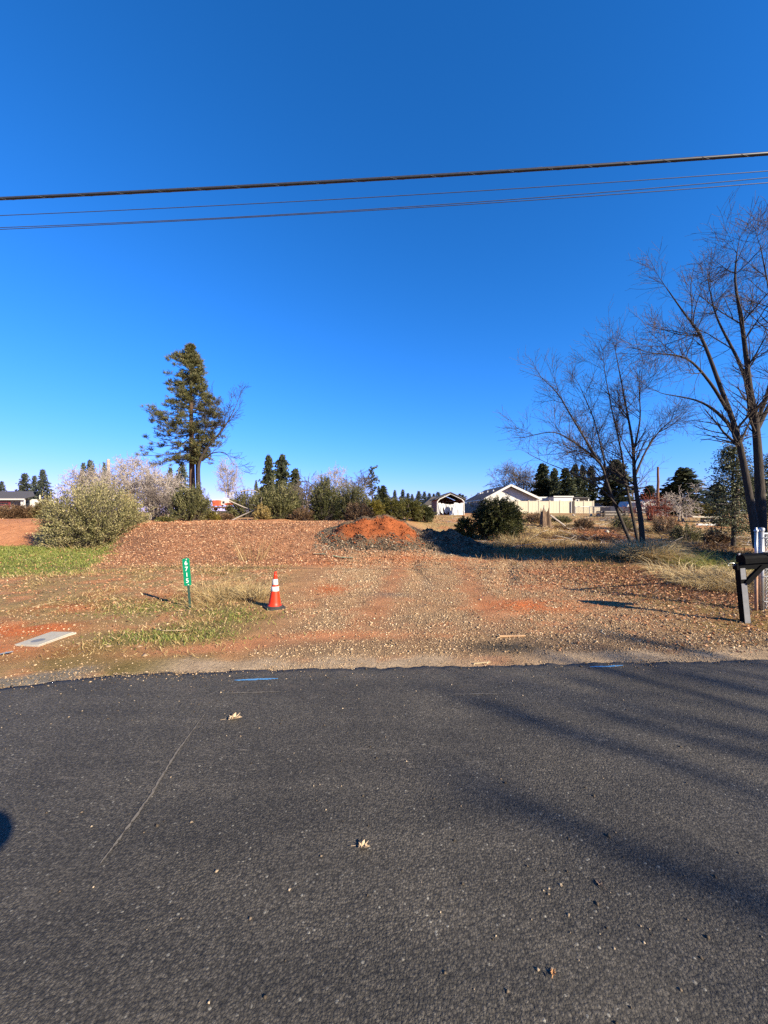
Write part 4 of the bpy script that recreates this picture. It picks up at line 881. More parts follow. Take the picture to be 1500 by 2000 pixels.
for k, (px, tp, bt, d, w, lab) in enumerate(((1045, 1000, 1024, 29, 40, 'low brown brush right of the round evergreen bush'), (1095, 1008, 1026, 30, 44, 'low olive brush right of the tree stump'), (1140, 1012, 1030, 27, 40, 'low brown brush left of the bare tree stems'), (1215, 1006, 1028, 26, 44, 'low dark brush glimpsed between the bare tree stems'), (1300, 1004, 1030, 24, 60, 'brown brush right of the shorter bare tree'), (1340, 1022, 1044, 20, 60, 'low olive brush in front of the field slab'), (1400, 1030, 1056, 18, 50, 'brown brush left of the sparse evergreen trunk'))):
    shrub(lab, px, tp, bt, d, w, BRWN if k % 2 == 0 else OLIV, .08, 150, 24, name='low_brush', group='low brush in the rough field')

# sparse grey green evergreen at right, off-frame dense evergreen that shades the bank
def small_evergreen(label, px, top, bot, d, wpx, m, n=230, leaf=.1, bottom=.2, wide=.6):
    b = P(px, bot, d); Ht = (bot - top) / 750 * d; W = wpx / 750 * d / 2; t = thing('evergreen_tree', label, 'tree', tuple(b)); G = [[*(b + np.array([.03 * math.sin(k), 0, Ht * k / 8])), *(b + np.array([.03 * math.sin(k + 1), 0, Ht * (k + 1) / 8])), .09 * (1 - k / 9), .09 * (1 - (k + 1) / 9)] for k in range(8)]
    V, F = tubes(G, 8); build('trunk', V, F, BARK_D, t, smooth=True)
    S = []; C = []; D = []
    for k in range(n):
        h = bottom + (1 - bottom) * rng.random(); az = rng.uniform(0, 6.283); w = W * (np.interp(h, [bottom, .45, .75, 1], [.8, 1, .75, .2])) * rng.uniform(.4, 1.1)
        p = b + np.array([0, 0, Ht * h]); dr = np.array([math.cos(az), math.sin(az), rng.uniform(-.1, .4)])
        for j in range(4):
            dr = dr + rng.normal(0, .15, 3); dr /= np.linalg.norm(dr); q = p + dr * w / 4; S.append([*p, *q, .014, .008])
            if j:
                mm = rng.integers(6, 14); C.append(q + rng.normal(0, .13, (mm, 3))); D.append(dr + rng.normal(0, .8, (mm, 3)))
            p = q
    V, F = tubes(S, 3); build('branches', V, F, BARK_D, t)['kind'] = 'stuff'
    C = np.concatenate(C); D = np.concatenate(D); V, F = cards(C, D, rng.uniform(.6, 1.2, len(C)) * leaf, leaf * .4)
    build('crown', V, F, m, t, tint=np.repeat(np.clip(rng.normal(.5, .22, len(C)), 0, 1), 4))['kind'] = 'stuff'
GREY_E = mkfol('grey_green_leaf', (.03, .04, .02), (.08, .1, .055), (.18, .2, .12), (.4, .42, .3))
small_evergreen('sparse grey green evergreen left of the thick dark trunks', 1432, 872, 1066, 15.5, 100, GREY_E, 300, .1, .12)
small_evergreen('sparse grey green evergreen behind the thick dark trunks at the right edge', 1510, 890, 1050, 17, 80, GREY_E, 220, .1, .2)

# ---------------------------------------------------------------- conifers on the skyline
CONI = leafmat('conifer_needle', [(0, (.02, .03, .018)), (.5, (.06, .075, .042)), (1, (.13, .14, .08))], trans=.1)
CONB = leafmat('hazed_conifer_needle', [(0, (.035, .05, .045)), (.5, (.085, .11, .1)), (1, (.17, .19, .16))], trans=.1)  # distance haze painted in as a paler, bluer needle colour
def conifer_mesh(key, n, per, prof, droop, m):
    """unit conifer: height 1, half width 1 (scaled per copy)"""
    C = []; D = []; Ls = []; S = [[0, 0, 0, 0, 0, .98, .03, .002]]
    for k in range(n):
        h = .06 + .93 * (k + rng.random()) / n; az = rng.uniform(0, 6.283); w = prof(h) * rng.uniform(.55, 1.1); dz = -droop * w * .2
        for j in range(per):
            u = (j + .6) / per; C.append([math.cos(az) * w * u + rng.normal(0, .05), math.sin(az) * w * u + rng.normal(0, .05), h + dz * u + rng.normal(0, .008)])
            D.append([math.cos(az) + rng.normal(0, .5), math.sin(az) + rng.normal(0, .5), rng.normal(-.02, .1)]); Ls.append(.22 * (.6 + .5 * rng.random()) * (.5 + w))
    C = np.array(C); D = np.array(D); D[:, 2] *= .35
    # cards in unit space: length mostly horizontal, width vertical-ish
    n_ = len(C); Dh = unit(D); s_ = np.stack([-Dh[:, 1] * .5 + rng.normal(0, .2, n_), Dh[:, 0] * .5 + rng.normal(0, .2, n_), rng.uniform(.02, .06, n_)], 1); Lc = np.array(Ls)[:, None]
    tip = C + Dh * Lc; mid = (C + tip) / 2; wv = s_ * Lc * .7; wv[:, 2] = s_[:, 2] * .45
    V = np.stack([C, mid + wv, tip - np.array([0, 0, .008]), mid - wv], 1).reshape(-1, 3); F = np.arange(n_ * 4).reshape(-1, 4)
    crown = build('crown', V, F, m, tint=np.repeat(np.clip(rng.normal(.45, .22, n_), 0, 1), 4)); crown['kind'] = 'stuff'
    Vt, Ft = tubes([[0, 0, k / 6, 0, 0, (k + 1) / 6, .05 * (1 - k / 6.5), .05 * (1 - (k + 1) / 6.5)] for k in range(6)], 6); trunk = build('trunk', Vt, Ft, BARK_P)
    for o in (crown, trunk): COL.objects.unlink(o)
    return crown, trunk
KINDS = {
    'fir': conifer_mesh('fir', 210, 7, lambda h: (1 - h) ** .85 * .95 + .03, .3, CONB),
    'near_fir': conifer_mesh('nf', 300, 8, lambda h: (1 - h) ** .8 * .95 + .04, .3, CONI),
    'full': conifer_mesh('full', 360, 8, lambda h: min(1, ((1 - h) * 2.6)) ** .6 * (.75 + .25 * math.sin(h * 31)), .2, CONI),
    'column': conifer_mesh('col', 330, 7, lambda h: min(1, (1 - h) * 3.2) ** .7 * (.8 + .2 * math.sin(h * 23)), .0, CONI),
    'ragged': conifer_mesh('rag', 110, 6, lambda h: (.25 + .75 * abs(math.sin(h * 7.3))) * (1 - h * .3), -.2, CONI)}
def conifer(kind, label, px, top, bot, w, d, group='conifers along the skyline'):
    b = P(px, bot, d); Ht = (bot - top) / 750 * d; W = w / 750 * d / 2 * (1.75 if kind in ('fir', 'near_fir') else 1.35)
    t = thing('conifer_tree', label, 'tree', tuple(b), group); t.rotation_euler = (rng.normal(0, .025), rng.normal(0, .025), rng.uniform(0, 6.28)); W *= rng.uniform(.82, 1.2)
    for src in KINDS[kind]:
        c = src.copy(); COL.objects.link(c); c.parent = t; c.location = (0, 0, 0); c.scale = (W, W, Ht) if src is KINDS[kind][0] else (min(W, Ht * .25), min(W, Ht * .25), Ht)
    return t
CF = [('fir', 'leftmost far conifer tip above the porch house roof', 3, 940, 990, 18, 130), ('fir', 'dense bluish far conifer right of the porch house', 51, 924, 992, 24, 120),
 ('fir', 'thin bluish far conifer between two taller ones at left', 68, 929, 992, 16, 125), ('fir', 'tallest bluish far conifer left of the sage coloured bush', 89, 917, 992, 26, 118),
 ('fir', 'far conifer top above the sage bush, left of a pair', 162, 904, 992, 24, 100), ('fir', 'far conifer top above the sage bush, right of a pair', 182, 899, 992, 24, 100),
 ('fir', 'far conifer top close behind the broken snag', 204, 903, 992, 16, 105), ('fir', 'far conifer behind the tallest pale leafless shrub', 291, 918, 992, 18, 110), ('fir', 'far conifer left of the pine, smaller of two', 331, 913, 992, 22, 100),
 ('fir', 'far conifer left of the pine trunk, larger of two', 353, 907, 992, 32, 92), ('fir', 'small far conifer right of the orange truck', 500, 938, 992, 10, 130),
 ('near_fir', 'narrow dark conifer left of the broad round topped one', 525, 889, 1000, 26, 75), ('full', 'broad round topped dark conifer behind the olive thicket', 548, 887, 1000, 33, 78),
 ('near_fir', 'shorter conifer right of the broad round topped one', 577, 915, 1000, 27, 72), ('ragged', 'ragged broken topped pine with two lobes above the hedge', 729, 911, 1000, 30, 70),
 ('fir', 'small conifer just right of the ragged pine', 740, 951, 1000, 15, 85), ('near_fir', 'dark small conifer two steps right of the ragged pine', 750, 948, 1000, 22, 82),
 ('near_fir', 'conifer standing right behind the white house roof', 1060, 905, 1000, 34, 80), ('column', 'dark narrow cypress nearest the white house', 1072, 936, 990, 26, 78),
 ('column', 'first tall column shaped cypress of the row right of the house', 1086, 914, 992, 18, 74), ('near_fir', 'wider pointed tree in the cypress row', 1107, 914, 992, 32, 74), ('column', 'tallest column shaped cypress in the row', 1123, 906, 992, 19, 74),
 ('column', 'fourth column shaped tree in the cypress row', 1139, 908, 992, 18, 74), ('column', 'last column shaped cypress, left of the bare tree', 1156, 910, 992, 22, 74), ('full', 'broad dark conifer behind the shorter bare tree', 1202, 898, 1000, 52, 66),
 ('near_fir', 'broad pointed conifer between the dead pole and the sparse evergreen', 1336, 914, 1002, 62, 62), ('near_fir', 'smaller conifer right of the dead brown pole', 1302, 952, 1000, 34, 75), ('near_fir', 'small conifer just left of the dead brown pole', 1268, 948, 1000, 30, 80), ('full', 'dark conifer behind the thick trunks at right', 1400, 945, 1000, 50, 70), ('full', 'dark conifer crown behind the right edge trunks', 1475, 930, 1005, 60, 60)]
for a in CF: conifer(*a)
for k, (px, tp) in enumerate(((770, 957), (785, 956), (797, 963), (806, 965), (818, 959), (829, 960), (838, 963), (847, 964), (856, 961), (898, 964), (904, 966))):
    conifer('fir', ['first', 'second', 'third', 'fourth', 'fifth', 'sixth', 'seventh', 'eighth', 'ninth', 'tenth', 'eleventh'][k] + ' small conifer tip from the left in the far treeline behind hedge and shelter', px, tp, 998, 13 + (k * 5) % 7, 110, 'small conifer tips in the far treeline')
# distant wood closing the horizon
C = []; D = []; L_ = []
for k in range(420):
    x = rng.uniform(-330, 330); y = rng.uniform(170, 230); hh = rng.uniform(4, 9) * (.75 + .5 * vnoise(np.array([x * .05]), np.array([3.]))[0]); w = hh * .2
    for j in range(26):
        h = rng.random() ** .8; a = rng.uniform(0, 6.28); C.append([x + math.cos(a) * w * (1 - h), y + math.sin(a) * w * (1 - h), 1.4 + hh * h]); D.append([math.cos(a), math.sin(a), -.2]); L_.append(1.1)
C = np.array(C); V, F = cards(C, np.array(D), np.array(L_), .8)
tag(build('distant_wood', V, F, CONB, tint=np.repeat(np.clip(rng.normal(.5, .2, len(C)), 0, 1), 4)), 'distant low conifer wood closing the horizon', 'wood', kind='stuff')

# trees standing outside the frame to the right: they throw the shade on the road and on the bank
SPECS = dict(SPEC, L0=1.5, first=.8, rmin=.01, kids=[.9, .7], bare=.45, ang=R(26))
azv = np.array([-SUN_AZ[0], -SUN_AZ[1]]); nv = np.array([-azv[1], azv[0]]) * -1; nv = np.array([azv[1], -azv[0]]); ct = 1 / math.tan(SUN_EL)
gs = []
for off, aa, zt, r in ((2.35, .0, 7.6, .09), (2.65, -.5, 8.2, .08), (3.05, .5, 8.4, .085), (3.5, .9, 8.6, .1), (3.9, .2, 7.8, .08), (4.3, 1.1, 8.0, .095), (4.75, .4, 8.3, .08), (5.2, .9, 7.9, .09), (5.7, .3, 7.8, .08)):
    top = nv * off + azv * (aa - 1.7 - ct * zt); foot = nv * (3.8 + .6 * (off - 3.8)) + azv * (-1.1 - ct * 8.2)
    gs.append(([np.array([*(foot), -.05]), np.array([*(foot * .6 + top * .4), zt * .3]), np.array([*(foot * .2 + top * .8), zt * .65]), np.array([*top, zt])], r, .045))
bx_, by_ = nv * 3.6 + azv * (.6 - ct * 8.2)
bare_tree('bare_tree', 'bare roadside tree outside the frame whose shadow streaks the asphalt', (bx_, by_, 0), gs, SPECS, BARK_D)
shade = thing('evergreen_tree', 'dense evergreen outside the frame at right shading the grassy bank', 'tree', (21.5, 4.4, 0))
V, F = tubes([[21.5, 4.4, k * 1.2, 21.5, 4.4, (k + 1) * 1.2, .3 - k * .05, .25 - k * .05] for k in range(5)], 8); build('trunk', V, F, BARK_D, shade)
n = 14000; u = rdirs(n); rr = rng.random(n) ** .4
C = np.array([21.5, 4.4, 3.9]) + u * rr[:, None] * np.array([3.0, 3.0, 3.3]); V, F = cards(C, rdirs(n), .5, .3); build('crown', V, F, DKGR, shade, tint=np.repeat(rng.random(n), 4))['kind'] = 'stuff'

high = thing('pine_tree', 'high crowned pine outside the frame at right shading the gravel heap', 'tree', (19.3, 2.9, 0))
V, F = tubes([[19.3, 2.9, k * 1.5, 19.3, 2.9, (k + 1) * 1.5, .24 - k * .03, .21 - k * .03] for k in range(6)], 8); build('trunk', V, F, BARK_P, high)
n = 5200; u = rdirs(n); rr = rng.random(n) ** .4
C = np.array([19.3, 2.9, 9.0]) + u * rr[:, None] * np.array([2.1, 2.1, 1.8]); V, F = cards(C, rdirs(n), .45, .2); build('crown', V, F, NEEDLE, high, tint=np.repeat(rng.random(n), 4))['kind'] = 'stuff'

# ---------------------------------------------------------------- piles beside the drive
def pile(name, label, cx, cy, rx, ry, h, colfn, skew=(0, 0), seed=0, ridge=0):
    n = 90; u = np.linspace(-1.25, 1.25, n); U, W = np.meshgrid(u, u); X = cx + U * rx; Y = cy + W * ry
    dd = np.sqrt((U - skew[0] * (1 - np.minimum(1, np.hypot(U, W)))) ** 2 + (W - skew[1] * (1 - np.minimum(1, np.hypot(U, W)))) ** 2) * (1 + .22 * (fbm(X + seed, Y, 1.1, 3) - .5))
    hh = h * np.clip(1 - dd, 0, None) ** 1.05; hh = hh / (1 + .12 * hh) + ((fbm(X + seed, Y, 4, 4) - .5) * .16 + (fbm(X + seed, Y + 5, 1.3, 3) - .5) * .42 + .05 * np.sin(X * 7 + 2.2 * fbm(X, Y, 2, 2))) * np.clip(hh * 2.2, 0, 1)
    Z = H(X, Y) - .03 + hh - .12 * np.clip(dd - 1, 0, 1)
    V = np.stack([X, Y, Z], 2).reshape(-1, 3); ii = (np.arange(n - 1)[:, None] * n + np.arange(n - 1)[None]).ravel()
    t = thing(name, label, 'pile', (cx, cy, gz(cx, cy))); build('heap', V, np.stack([ii, ii + 1, ii + n + 1, ii + n], 1), EARTH, t, col=colfn(X, Y, dd, Z).reshape(-1, 3) * KW, smooth=True)
    return t, X, Y, Z, dd, hh
def pcol(X, Y, dd, Z):
    n1 = fbm(X, Y, 3, 3); c = np.broadcast_to(np.array([.31, .1, .042]), X.shape + (3,)).copy()
    ring = np.clip(sstep(.58, .82, dd + .5 * (n1 - .5)) + sstep(.1, .35, (Y - 15.35) + .35 * (n1 - .5)) , 0, 1)[..., None]; return c * (1 - ring) + np.array([.15, .11, .078]) * ring
def pile_stones(t, X, Y, Z, dd, hh, n, sel, r, tn, m, name):
    i = rng.integers(0, X.size, n * 3); x = X.ravel()[i] + rng.normal(0, .03, n * 3); y = Y.ravel()[i] + rng.normal(0, .03, n * 3); z = Z.ravel()[i]; k = sel(x, y, dd.ravel()[i], hh.ravel()[i]) & (hh.ravel()[i] > .015); x, y, z = x[k][:n], y[k][:n], z[k][:n]
    C = np.stack([x, y, z], 1); V, F = stones(C, rng.gamma(4, r / 4, len(C)) + .008, .8); build(name, V, F, m, t, tint=np.repeat(np.clip(rng.normal(*tn, len(C)), 0, 1), 6))['kind'] = 'stuff'
pt = pile('dirt_pile', 'mound of bright orange dirt ringed with dark gravel', -.3, 15.4, 2.55, 1.9, .92, pcol, (.0, .1), 3)
t, X, Y, Z, dd, hh = pt
CLOD = leafmat('dirt_clod', [(0, (.16, .045, .018)), (.5, (.3, .09, .034)), (1, (.42, .145, .06))], trans=0, rough=.95, spec=.08)
pile_stones(t, X, Y, Z, dd, hh, 7500, lambda x, y, d, h: d + .12 * np.sin(x * 5) > .68, .021, (.45, .26), GREYST, 'gravel_skirt')
pile_stones(t, X, Y, Z, dd, hh, 2600, lambda x, y, d, h: (d < .72 + .25 * np.sin(x * 9 + y * 5) ** 2) & (y < 15.6), .018, (.5, .25), CLOD, 'dirt_clods')
pile_stones(t, X, Y, Z, dd, hh, 1500, lambda x, y, d, h: (d < .68) & (y > 15.45), .02, (.3, .2), GREYST, 'gravel_crest')
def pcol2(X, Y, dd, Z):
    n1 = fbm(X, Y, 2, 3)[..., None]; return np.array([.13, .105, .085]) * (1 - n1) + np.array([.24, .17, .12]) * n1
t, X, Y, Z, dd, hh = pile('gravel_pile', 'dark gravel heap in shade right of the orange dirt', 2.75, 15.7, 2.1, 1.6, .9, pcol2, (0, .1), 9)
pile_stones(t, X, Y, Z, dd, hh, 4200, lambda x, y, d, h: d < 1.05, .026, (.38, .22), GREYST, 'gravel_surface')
C = scatter(5000, -2.6, 4.4, 13.2, 14.6, lambda x, y: .75 * np.ones_like(x) * sstep(13.2, 13.8, y)); V, F = stones(C, rng.gamma(4, .006, len(C)) + .006)
tag(build('gravel_spill', V, F, GREYST, tint=np.repeat(np.clip(rng.normal(.6, .22, len(C)), 0, 1), 6)), 'grey gravel spilled in front of the two piles', 'gravel', kind='stuff')

# ---------------------------------------------------------------- tufts and tall dry grass
def tuft(label, x, y, n, h, spread, m=None, w=.012, rad=.25, name='grass_clump', group='clumps of tall dry grass', tn=(.6, .2), cat='grass', segs=3, arch=.5):
    b = np.array(on(x, y)); t0 = thing(name, label, cat, tuple(b), group); A = rng.uniform(0, 6.283, n); rr = rad * np.sqrt(rng.random(n))
    base = np.stack([b[0] + rr * np.cos(A), b[1] + rr * np.sin(A), np.zeros(n)], 1); base[:, 2] = H(base[:, 0], base[:, 1]) - .02
    az = A + rng.normal(0, .7, n); L = h * rng.uniform(.5, 1.15, n); out = spread * rng.uniform(.2, 1.2, n)
    d = np.stack([np.cos(az) * out, np.sin(az) * out, np.ones(n)], 1); d = unit(d); s = unit(np.cross(d, rdirs(n))) * (w * .5); pts = [base]; dd_ = d.copy()
    for k in range(segs):
        pts.append(pts[-1] + dd_ * (L / segs)[:, None]); dd_ = unit(dd_ + np.stack([np.cos(az) * arch * out, np.sin(az) * arch * out, -arch * .55 * np.ones(n)], 1))
    V = []; 
    for k, p in enumerate(pts):
        f = (1 - k / segs * .85); V += [p + s * f, p - s * f]
    V = np.stack(V, 1); V[..., 2] = np.maximum(V[..., 2], H(V[..., 0], V[..., 1]) + .004 - .03 * (np.arange(V.shape[1])[None] < 2)); m_ = V.shape[1]
    F = np.concatenate([np.arange(n)[:, None] * m_ + np.array([[2 * k, 2 * k + 1, 2 * k + 3, 2 * k + 2]]) for k in range(segs)])
    build('blades', V.reshape(-1, 3), F, m or STRAWM, t0, tint=np.repeat(np.clip(rng.normal(*tn, n), 0, 1), m_))['kind'] = 'stuff'
g = lambda px, py: (lambda d: ((px - 750) / 750 * d, d))(1200 / (py - 1000))
tuft('pale dry grass clump leaning beside the traffic cone', *g(497, 1168), 420, .42, .9, rad=.28, w=.008)
tuft('dry weedy grass between marker post and cone', *g(440, 1165), 520, .4, .8, rad=.5, w=.007, tn=(.5, .22))
tuft('low dry grass right of the green marker post', *g(410, 1180), 300, .26, 1.0, rad=.4, w=.006, tn=(.45, .2))
tuft('sprawling straw stalks behind the green marker post', *g(395, 1150), 120, .5, 1.5, rad=.5, w=.006, tn=(.75, .15))
tuft('wide drooping straw clump at the shorter bare tree foot', 8.1, 11.8, 1400, 1.05, .95, rad=.6, w=.02, tn=(.72, .18), arch=.8)
tuft('short straw clump right of the bare tree foot', 10.6, 14.4, 400, .7, .9, rad=.5, w=.016, tn=(.5, .2), arch=.8)
tuft('olive weedy clump on the bank below the bare tree', 8.7, 11.4, 800, .6, .9, m=GRASSM, rad=.75, w=.014, tn=(.62, .2), arch=.6)
tuft('olive weed clump right of the bank, beneath the trees', 9.3, 10.6, 700, .55, 1.0, m=GRASSM, rad=.7, w=.013, tn=(.7, .2), arch=.6)
tuft('large pale straw clump left of the mailbox', 7.1, 8.2, 1100, .7, 1.2, rad=.75, w=.011, tn=(.66, .2), arch=.9)
tuft('pale straw clump behind the mailbox post', 7.75, 8.3, 700, .75, 1.0, rad=.6, w=.011, tn=(.62, .2), arch=.9)
tuft('fallen straw stalks above the large pale clump', 7.7, 9.6, 400, .9, 1.7, rad=.9, w=.012, tn=(.8, .15), arch=.9)
tuft('tan grass clump at the round evergreen foot', 6.6, 19.0, 600, .7, .9, rad=.9, w=.022, tn=(.5, .2))
tuft('tan grass clump on the shaded bank edge', 8.0, 18.2, 500, .55, .9, rad=.9, w=.02, tn=(.45, .2))
tuft('short tan grass clump at the gravel heap right side', 5.0, 17.5, 400, .5, .9, rad=.8, w=.02, tn=(.45, .2))
tuft('bare dry weed stalks on the leaf covered mound', -4.2, 12.3, 60, 1.0, .6, rad=.5, w=.012, tn=(.3, .2), arch=.1)
tuft('dry grass tuft at the sage bush foot', -13.4, 17.2, 120, .6, .8, rad=1.2, w=.018, tn=(.7, .15))
def dbank(x, y): return np.clip(blob(x, y, 6.8, 15.2, 3.2, 2.4, 1) + blob(x, y, 10.5, 12.6, 2.6, 1.4) + .5 * blob(x, y, 11, 16, 4, 2), 0, 1)
C = scatter(34000, 3, 15, 10.6, 20, dbank); V, F = blades(C, rng.uniform(.12, .34, len(C)), .8, .016)
tag(build('bank_grass', V, F, leafmat('bank_blade', [(0, (.14, .08, .035)), (.5, (.3, .19, .085)), (1, (.52, .37, .19))], trans=.1), tint=np.repeat(np.clip(rng.normal(.4, .25, len(C)), 0, 1), 4)), 'shaded tangled grass covering the bank behind the drive', 'grass', kind='stuff')
# rough field of hummocks, brush and sticks at the right
HUM = [(10.4, 24, 1.6, .45), (13.4, 23.5, 2.0, .4), (16.5, 22.5, 2.2, .55), (14.5, 20, 1.5, .35), (18.6, 25.5, 2.2, .5), (12, 28, 2, .4), (17, 19.5, 1.6, .4), (9.2, 26.5, 1.4, .35), (20, 22, 2, .4)]
for k, (x, y, r_, h_) in enumerate(HUM):
    lab = ['golden straw hummock below the tree stump', 'reddish brush heap behind the bare tree stems', 'long dark hummock with straw on top right of the bare tree', 'low straw hummock beside the bare tree stems', 'straw hummock below the field slab', 'flat straw patch in front of the lumber stack', 'nearest straw hummock right of the bare tree', 'straw patch at the tree stump foot', 'straw hummock at the sparse evergreen foot'][k]
    tuft(lab, x, y, 900, h_ * 1.25, 1.3, m=LITTER if k == 1 else STRAWM, rad=r_, w=.03, name='straw_hummock', group='straw hummocks in the rough field', tn=(.3 if k in (1, 2) else .58, .22), arch=1.0)
WEEDS = [(11.6, 21.2, 'dark dead weed clump behind the straw clump'), (13.2, 26.2, 'brown dead weed clump before the lumber stack'), (8.4, 22.4, 'brown dead weeds right of the round evergreen bush'), (15.6, 24.6, 'dark brush patch between bare tree and slab'), (17.6, 21.2, 'dark weeds below the field slab'), (12.4, 17.6, 'dead weeds right of the bare tree stems'), (14.2, 17.2, 'dead weeds left of the sparse evergreen'), (9.8, 30.5, 'dead weeds in front of the tree stump'), (19.4, 19.4, 'dark weeds at the sparse evergreen foot'), (11.2, 12.9, 'tangled dead weeds under the thick dark trunks')]
for k, (x, y, lab) in enumerate(WEEDS): tuft(lab, x, y, 420, .6, 1.3, m=BRWN, rad=1.0 + .3 * (k % 3), w=.028, name='dead_weeds', group='dead weed clumps in the rough field', tn=(.35, .25), arch=.7, cat='weeds')
S = []
for k in range(260):
    x = rng.uniform(5, 22); y = rng.uniform(16.5, 33); a = rng.uniform(0, 6.28); L = rng.uniform(.3, 1.3); z = gz(x, y) + .05; S.append([x, y, z, x + math.cos(a) * L, y + math.sin(a) * L, z + rng.uniform(-.02, .3), .018, .01])
V, F = tubes(S, 4); tag(build('field_sticks', V, F, BARK_G), 'scattered dead sticks across the rough field', 'sticks', kind='stuff')

# broken tree stump
sp = P(1064, 1021, 27); sp[2] = gz(sp[0], sp[1]) - .05
st = thing('tree_stump', 'jagged broken tree stump standing before the cream fence', 'stump', tuple(sp)); n = 14; V = []; F = []
for j in range(7):
    for i in range(n):
        a = 2 * math.pi * i / n; r_ = (.38 - .02 * j + (.2 if j == 0 else 0)) * (1 + .22 * math.sin(i * 2.1 + j * .3) + .2 * math.sin(i * 5)); z = j * .2 * (1 + (.35 * math.sin(i * 1.9 + 1) + .45 * math.sin(i * 4.3) if j == 6 else 0))
        V.append((sp[0] + r_ * math.cos(a), sp[1] + r_ * math.sin(a), sp[2] + z))
for j in range(6):
    for i in range(n): F.append((j * n + i, j * n + (i + 1) % n, (j + 1) * n + (i + 1) % n, (j + 1) * n + i))
F.append(tuple(6 * n + i for i in range(n)))
build('bole', V, F, barkmat('stump_wood', (.26, .17, .11), (.07, .05, .04)), st)
MB().cyl((sp[0] + .3, sp[1] - .2, sp[2] + .9), (sp[0] + 1.3, sp[1] - .3, sp[2] + .15), .07, .05, n=7).build('split_limb', BARK_G, st)
MB().cyl((sp[0] - .05, sp[1], sp[2] + 1.1), (sp[0] - .1, sp[1] - .1, sp[2] + 1.62), .06, .02, n=6).build('splinter', BARK_G, st)
for k, (px, py, d, lab) in enumerate(((1155, 1008, 40, 'white broken block by the chain link fence'), (1168, 1011, 39, 'upright white scrap right of the broken block'), (1186, 1036, 24, 'pale rock on the reddish brush heap'), (1120, 1012, 36, 'pale stone left of the lumber stack'))):
    c = P(px, py, d); c[2] = gz(c[0], c[1]) + .15; V, F = stones(c[None], .16, .8); tag(build('pale_block', V, F, CONC, org=tuple(c)), lab, 'rubble', 'pale rubble in the field')

# ---------------------------------------------------------------- traffic cone
CX, CY = g(536, 1187)
cone = thing('traffic_cone', 'orange traffic cone with two white bands and a black base', 'traffic cone', on(CX, CY, -.005)); ORG[cone] = np.zeros(3)
prof = lambda z: .125 - (.125 - .03) * (z - .03) / .58
h = .178; v = []; 
b = MB(); ch = .045
oct_ = [(-h + ch, -h), (h - ch, -h), (h, -h + ch), (h, h - ch), (h - ch, h), (-h + ch, h), (-h, h - ch), (-h, -h + ch)]
b.prism([(x, y, 0) for x, y in oct_][::-1], (0, 0, .028)); b.lathe([(.165, .028), (.15, .045), (.135, .052), (.12, .052)], 28); b.build('base', RUBBER, cone)
MB().lathe([(.135, .05), (prof(.07) + .004, .07)] + [(prof(z), z) for z in np.linspace(.08, .6, 12)] + [(.034, .612), (.034, .63), (.026, .64), (.024, .66), (.028, .672), (.022, .688), (.0, .69)], 28).build('body', ORANGE, cone, smooth=True)
for z0, z1 in ((.325, .41), (.445, .55)):
    MB().lathe([(prof(z0) + .001, z0), (prof(z0) + .004, z0 + .002), (prof(z1) + .004, z1 - .002), (prof(z1) + .001, z1)], 28).build('reflective_band', REFL, cone, smooth=True)
cone.rotation_euler = (R(1.5), R(1.2), R(34)); cone.scale = (.86, .86, .88)

# ---------------------------------------------------------------- green address marker
MX, MY = g(371, 1190)
mk = thing('address_marker', 'leaning green address marker plate with white stacked numerals on a thin post', 'address sign', on(MX, MY, -.05)); ORG[mk] = np.zeros(3)
b = MB(); b.box((0, .012, .45), (.03, .008, .9)); b.box((-.013, .02, .45), (.006, .02, .9)); b.box((.013, .02, .45), (.006, .02, .9)); b.build('post', GREEN_P, mk)
b = MB(); cw, cz0, cz1 = .058, .435, .885; b.prism([(-cw, 0, cz0 + .012), (-cw + .012, 0, cz0), (cw - .012, 0, cz0), (cw, 0, cz0 + .012), (cw, 0, cz1 - .012), (cw - .012, 0, cz1), (-cw + .012, 0, cz1), (-cw, 0, cz1 - .012)], (0, .004, 0)); pl = b.build('plate', GREEN_S, mk); ORG[pl] = np.zeros(3)
WNUM = mat('white_numeral', (.85, .85, .82), (.8, .8, .78), rough=.5)
for k, chh in enumerate('6715'):
    cu = bpy.data.curves.new('numeral', 'FONT'); cu.body = chh; cu.size = .1; cu.align_x = 'CENTER'; cu.extrude = .0008; cu.offset = .0008
    tmp = bpy.data.objects.new('numeral_tmp', cu); COL.objects.link(tmp); bpy.context.view_layer.update()
    me = bpy.data.meshes.new_from_object(tmp.evaluated_get(bpy.context.evaluated_depsgraph_get())); COL.objects.unlink(tmp); bpy.data.objects.remove(tmp)
    me.materials.clear(); me.materials.append(WNUM); o = bpy.data.objects.new('numeral', me); COL.objects.link(o); o.parent = pl; o.location = (0, -.0035, .775 - k * .097); o.rotation_euler = (R(90), 0, 0); o['label'] = 'white numeral ' + chh
for z in (.87, .45): MB().cyl((.012, -.008, z), (.012, .01, z), .008, n=8).build('bolt', REFL, mk)
mk.rotation_euler = (R(-4), R(-6), R(6))

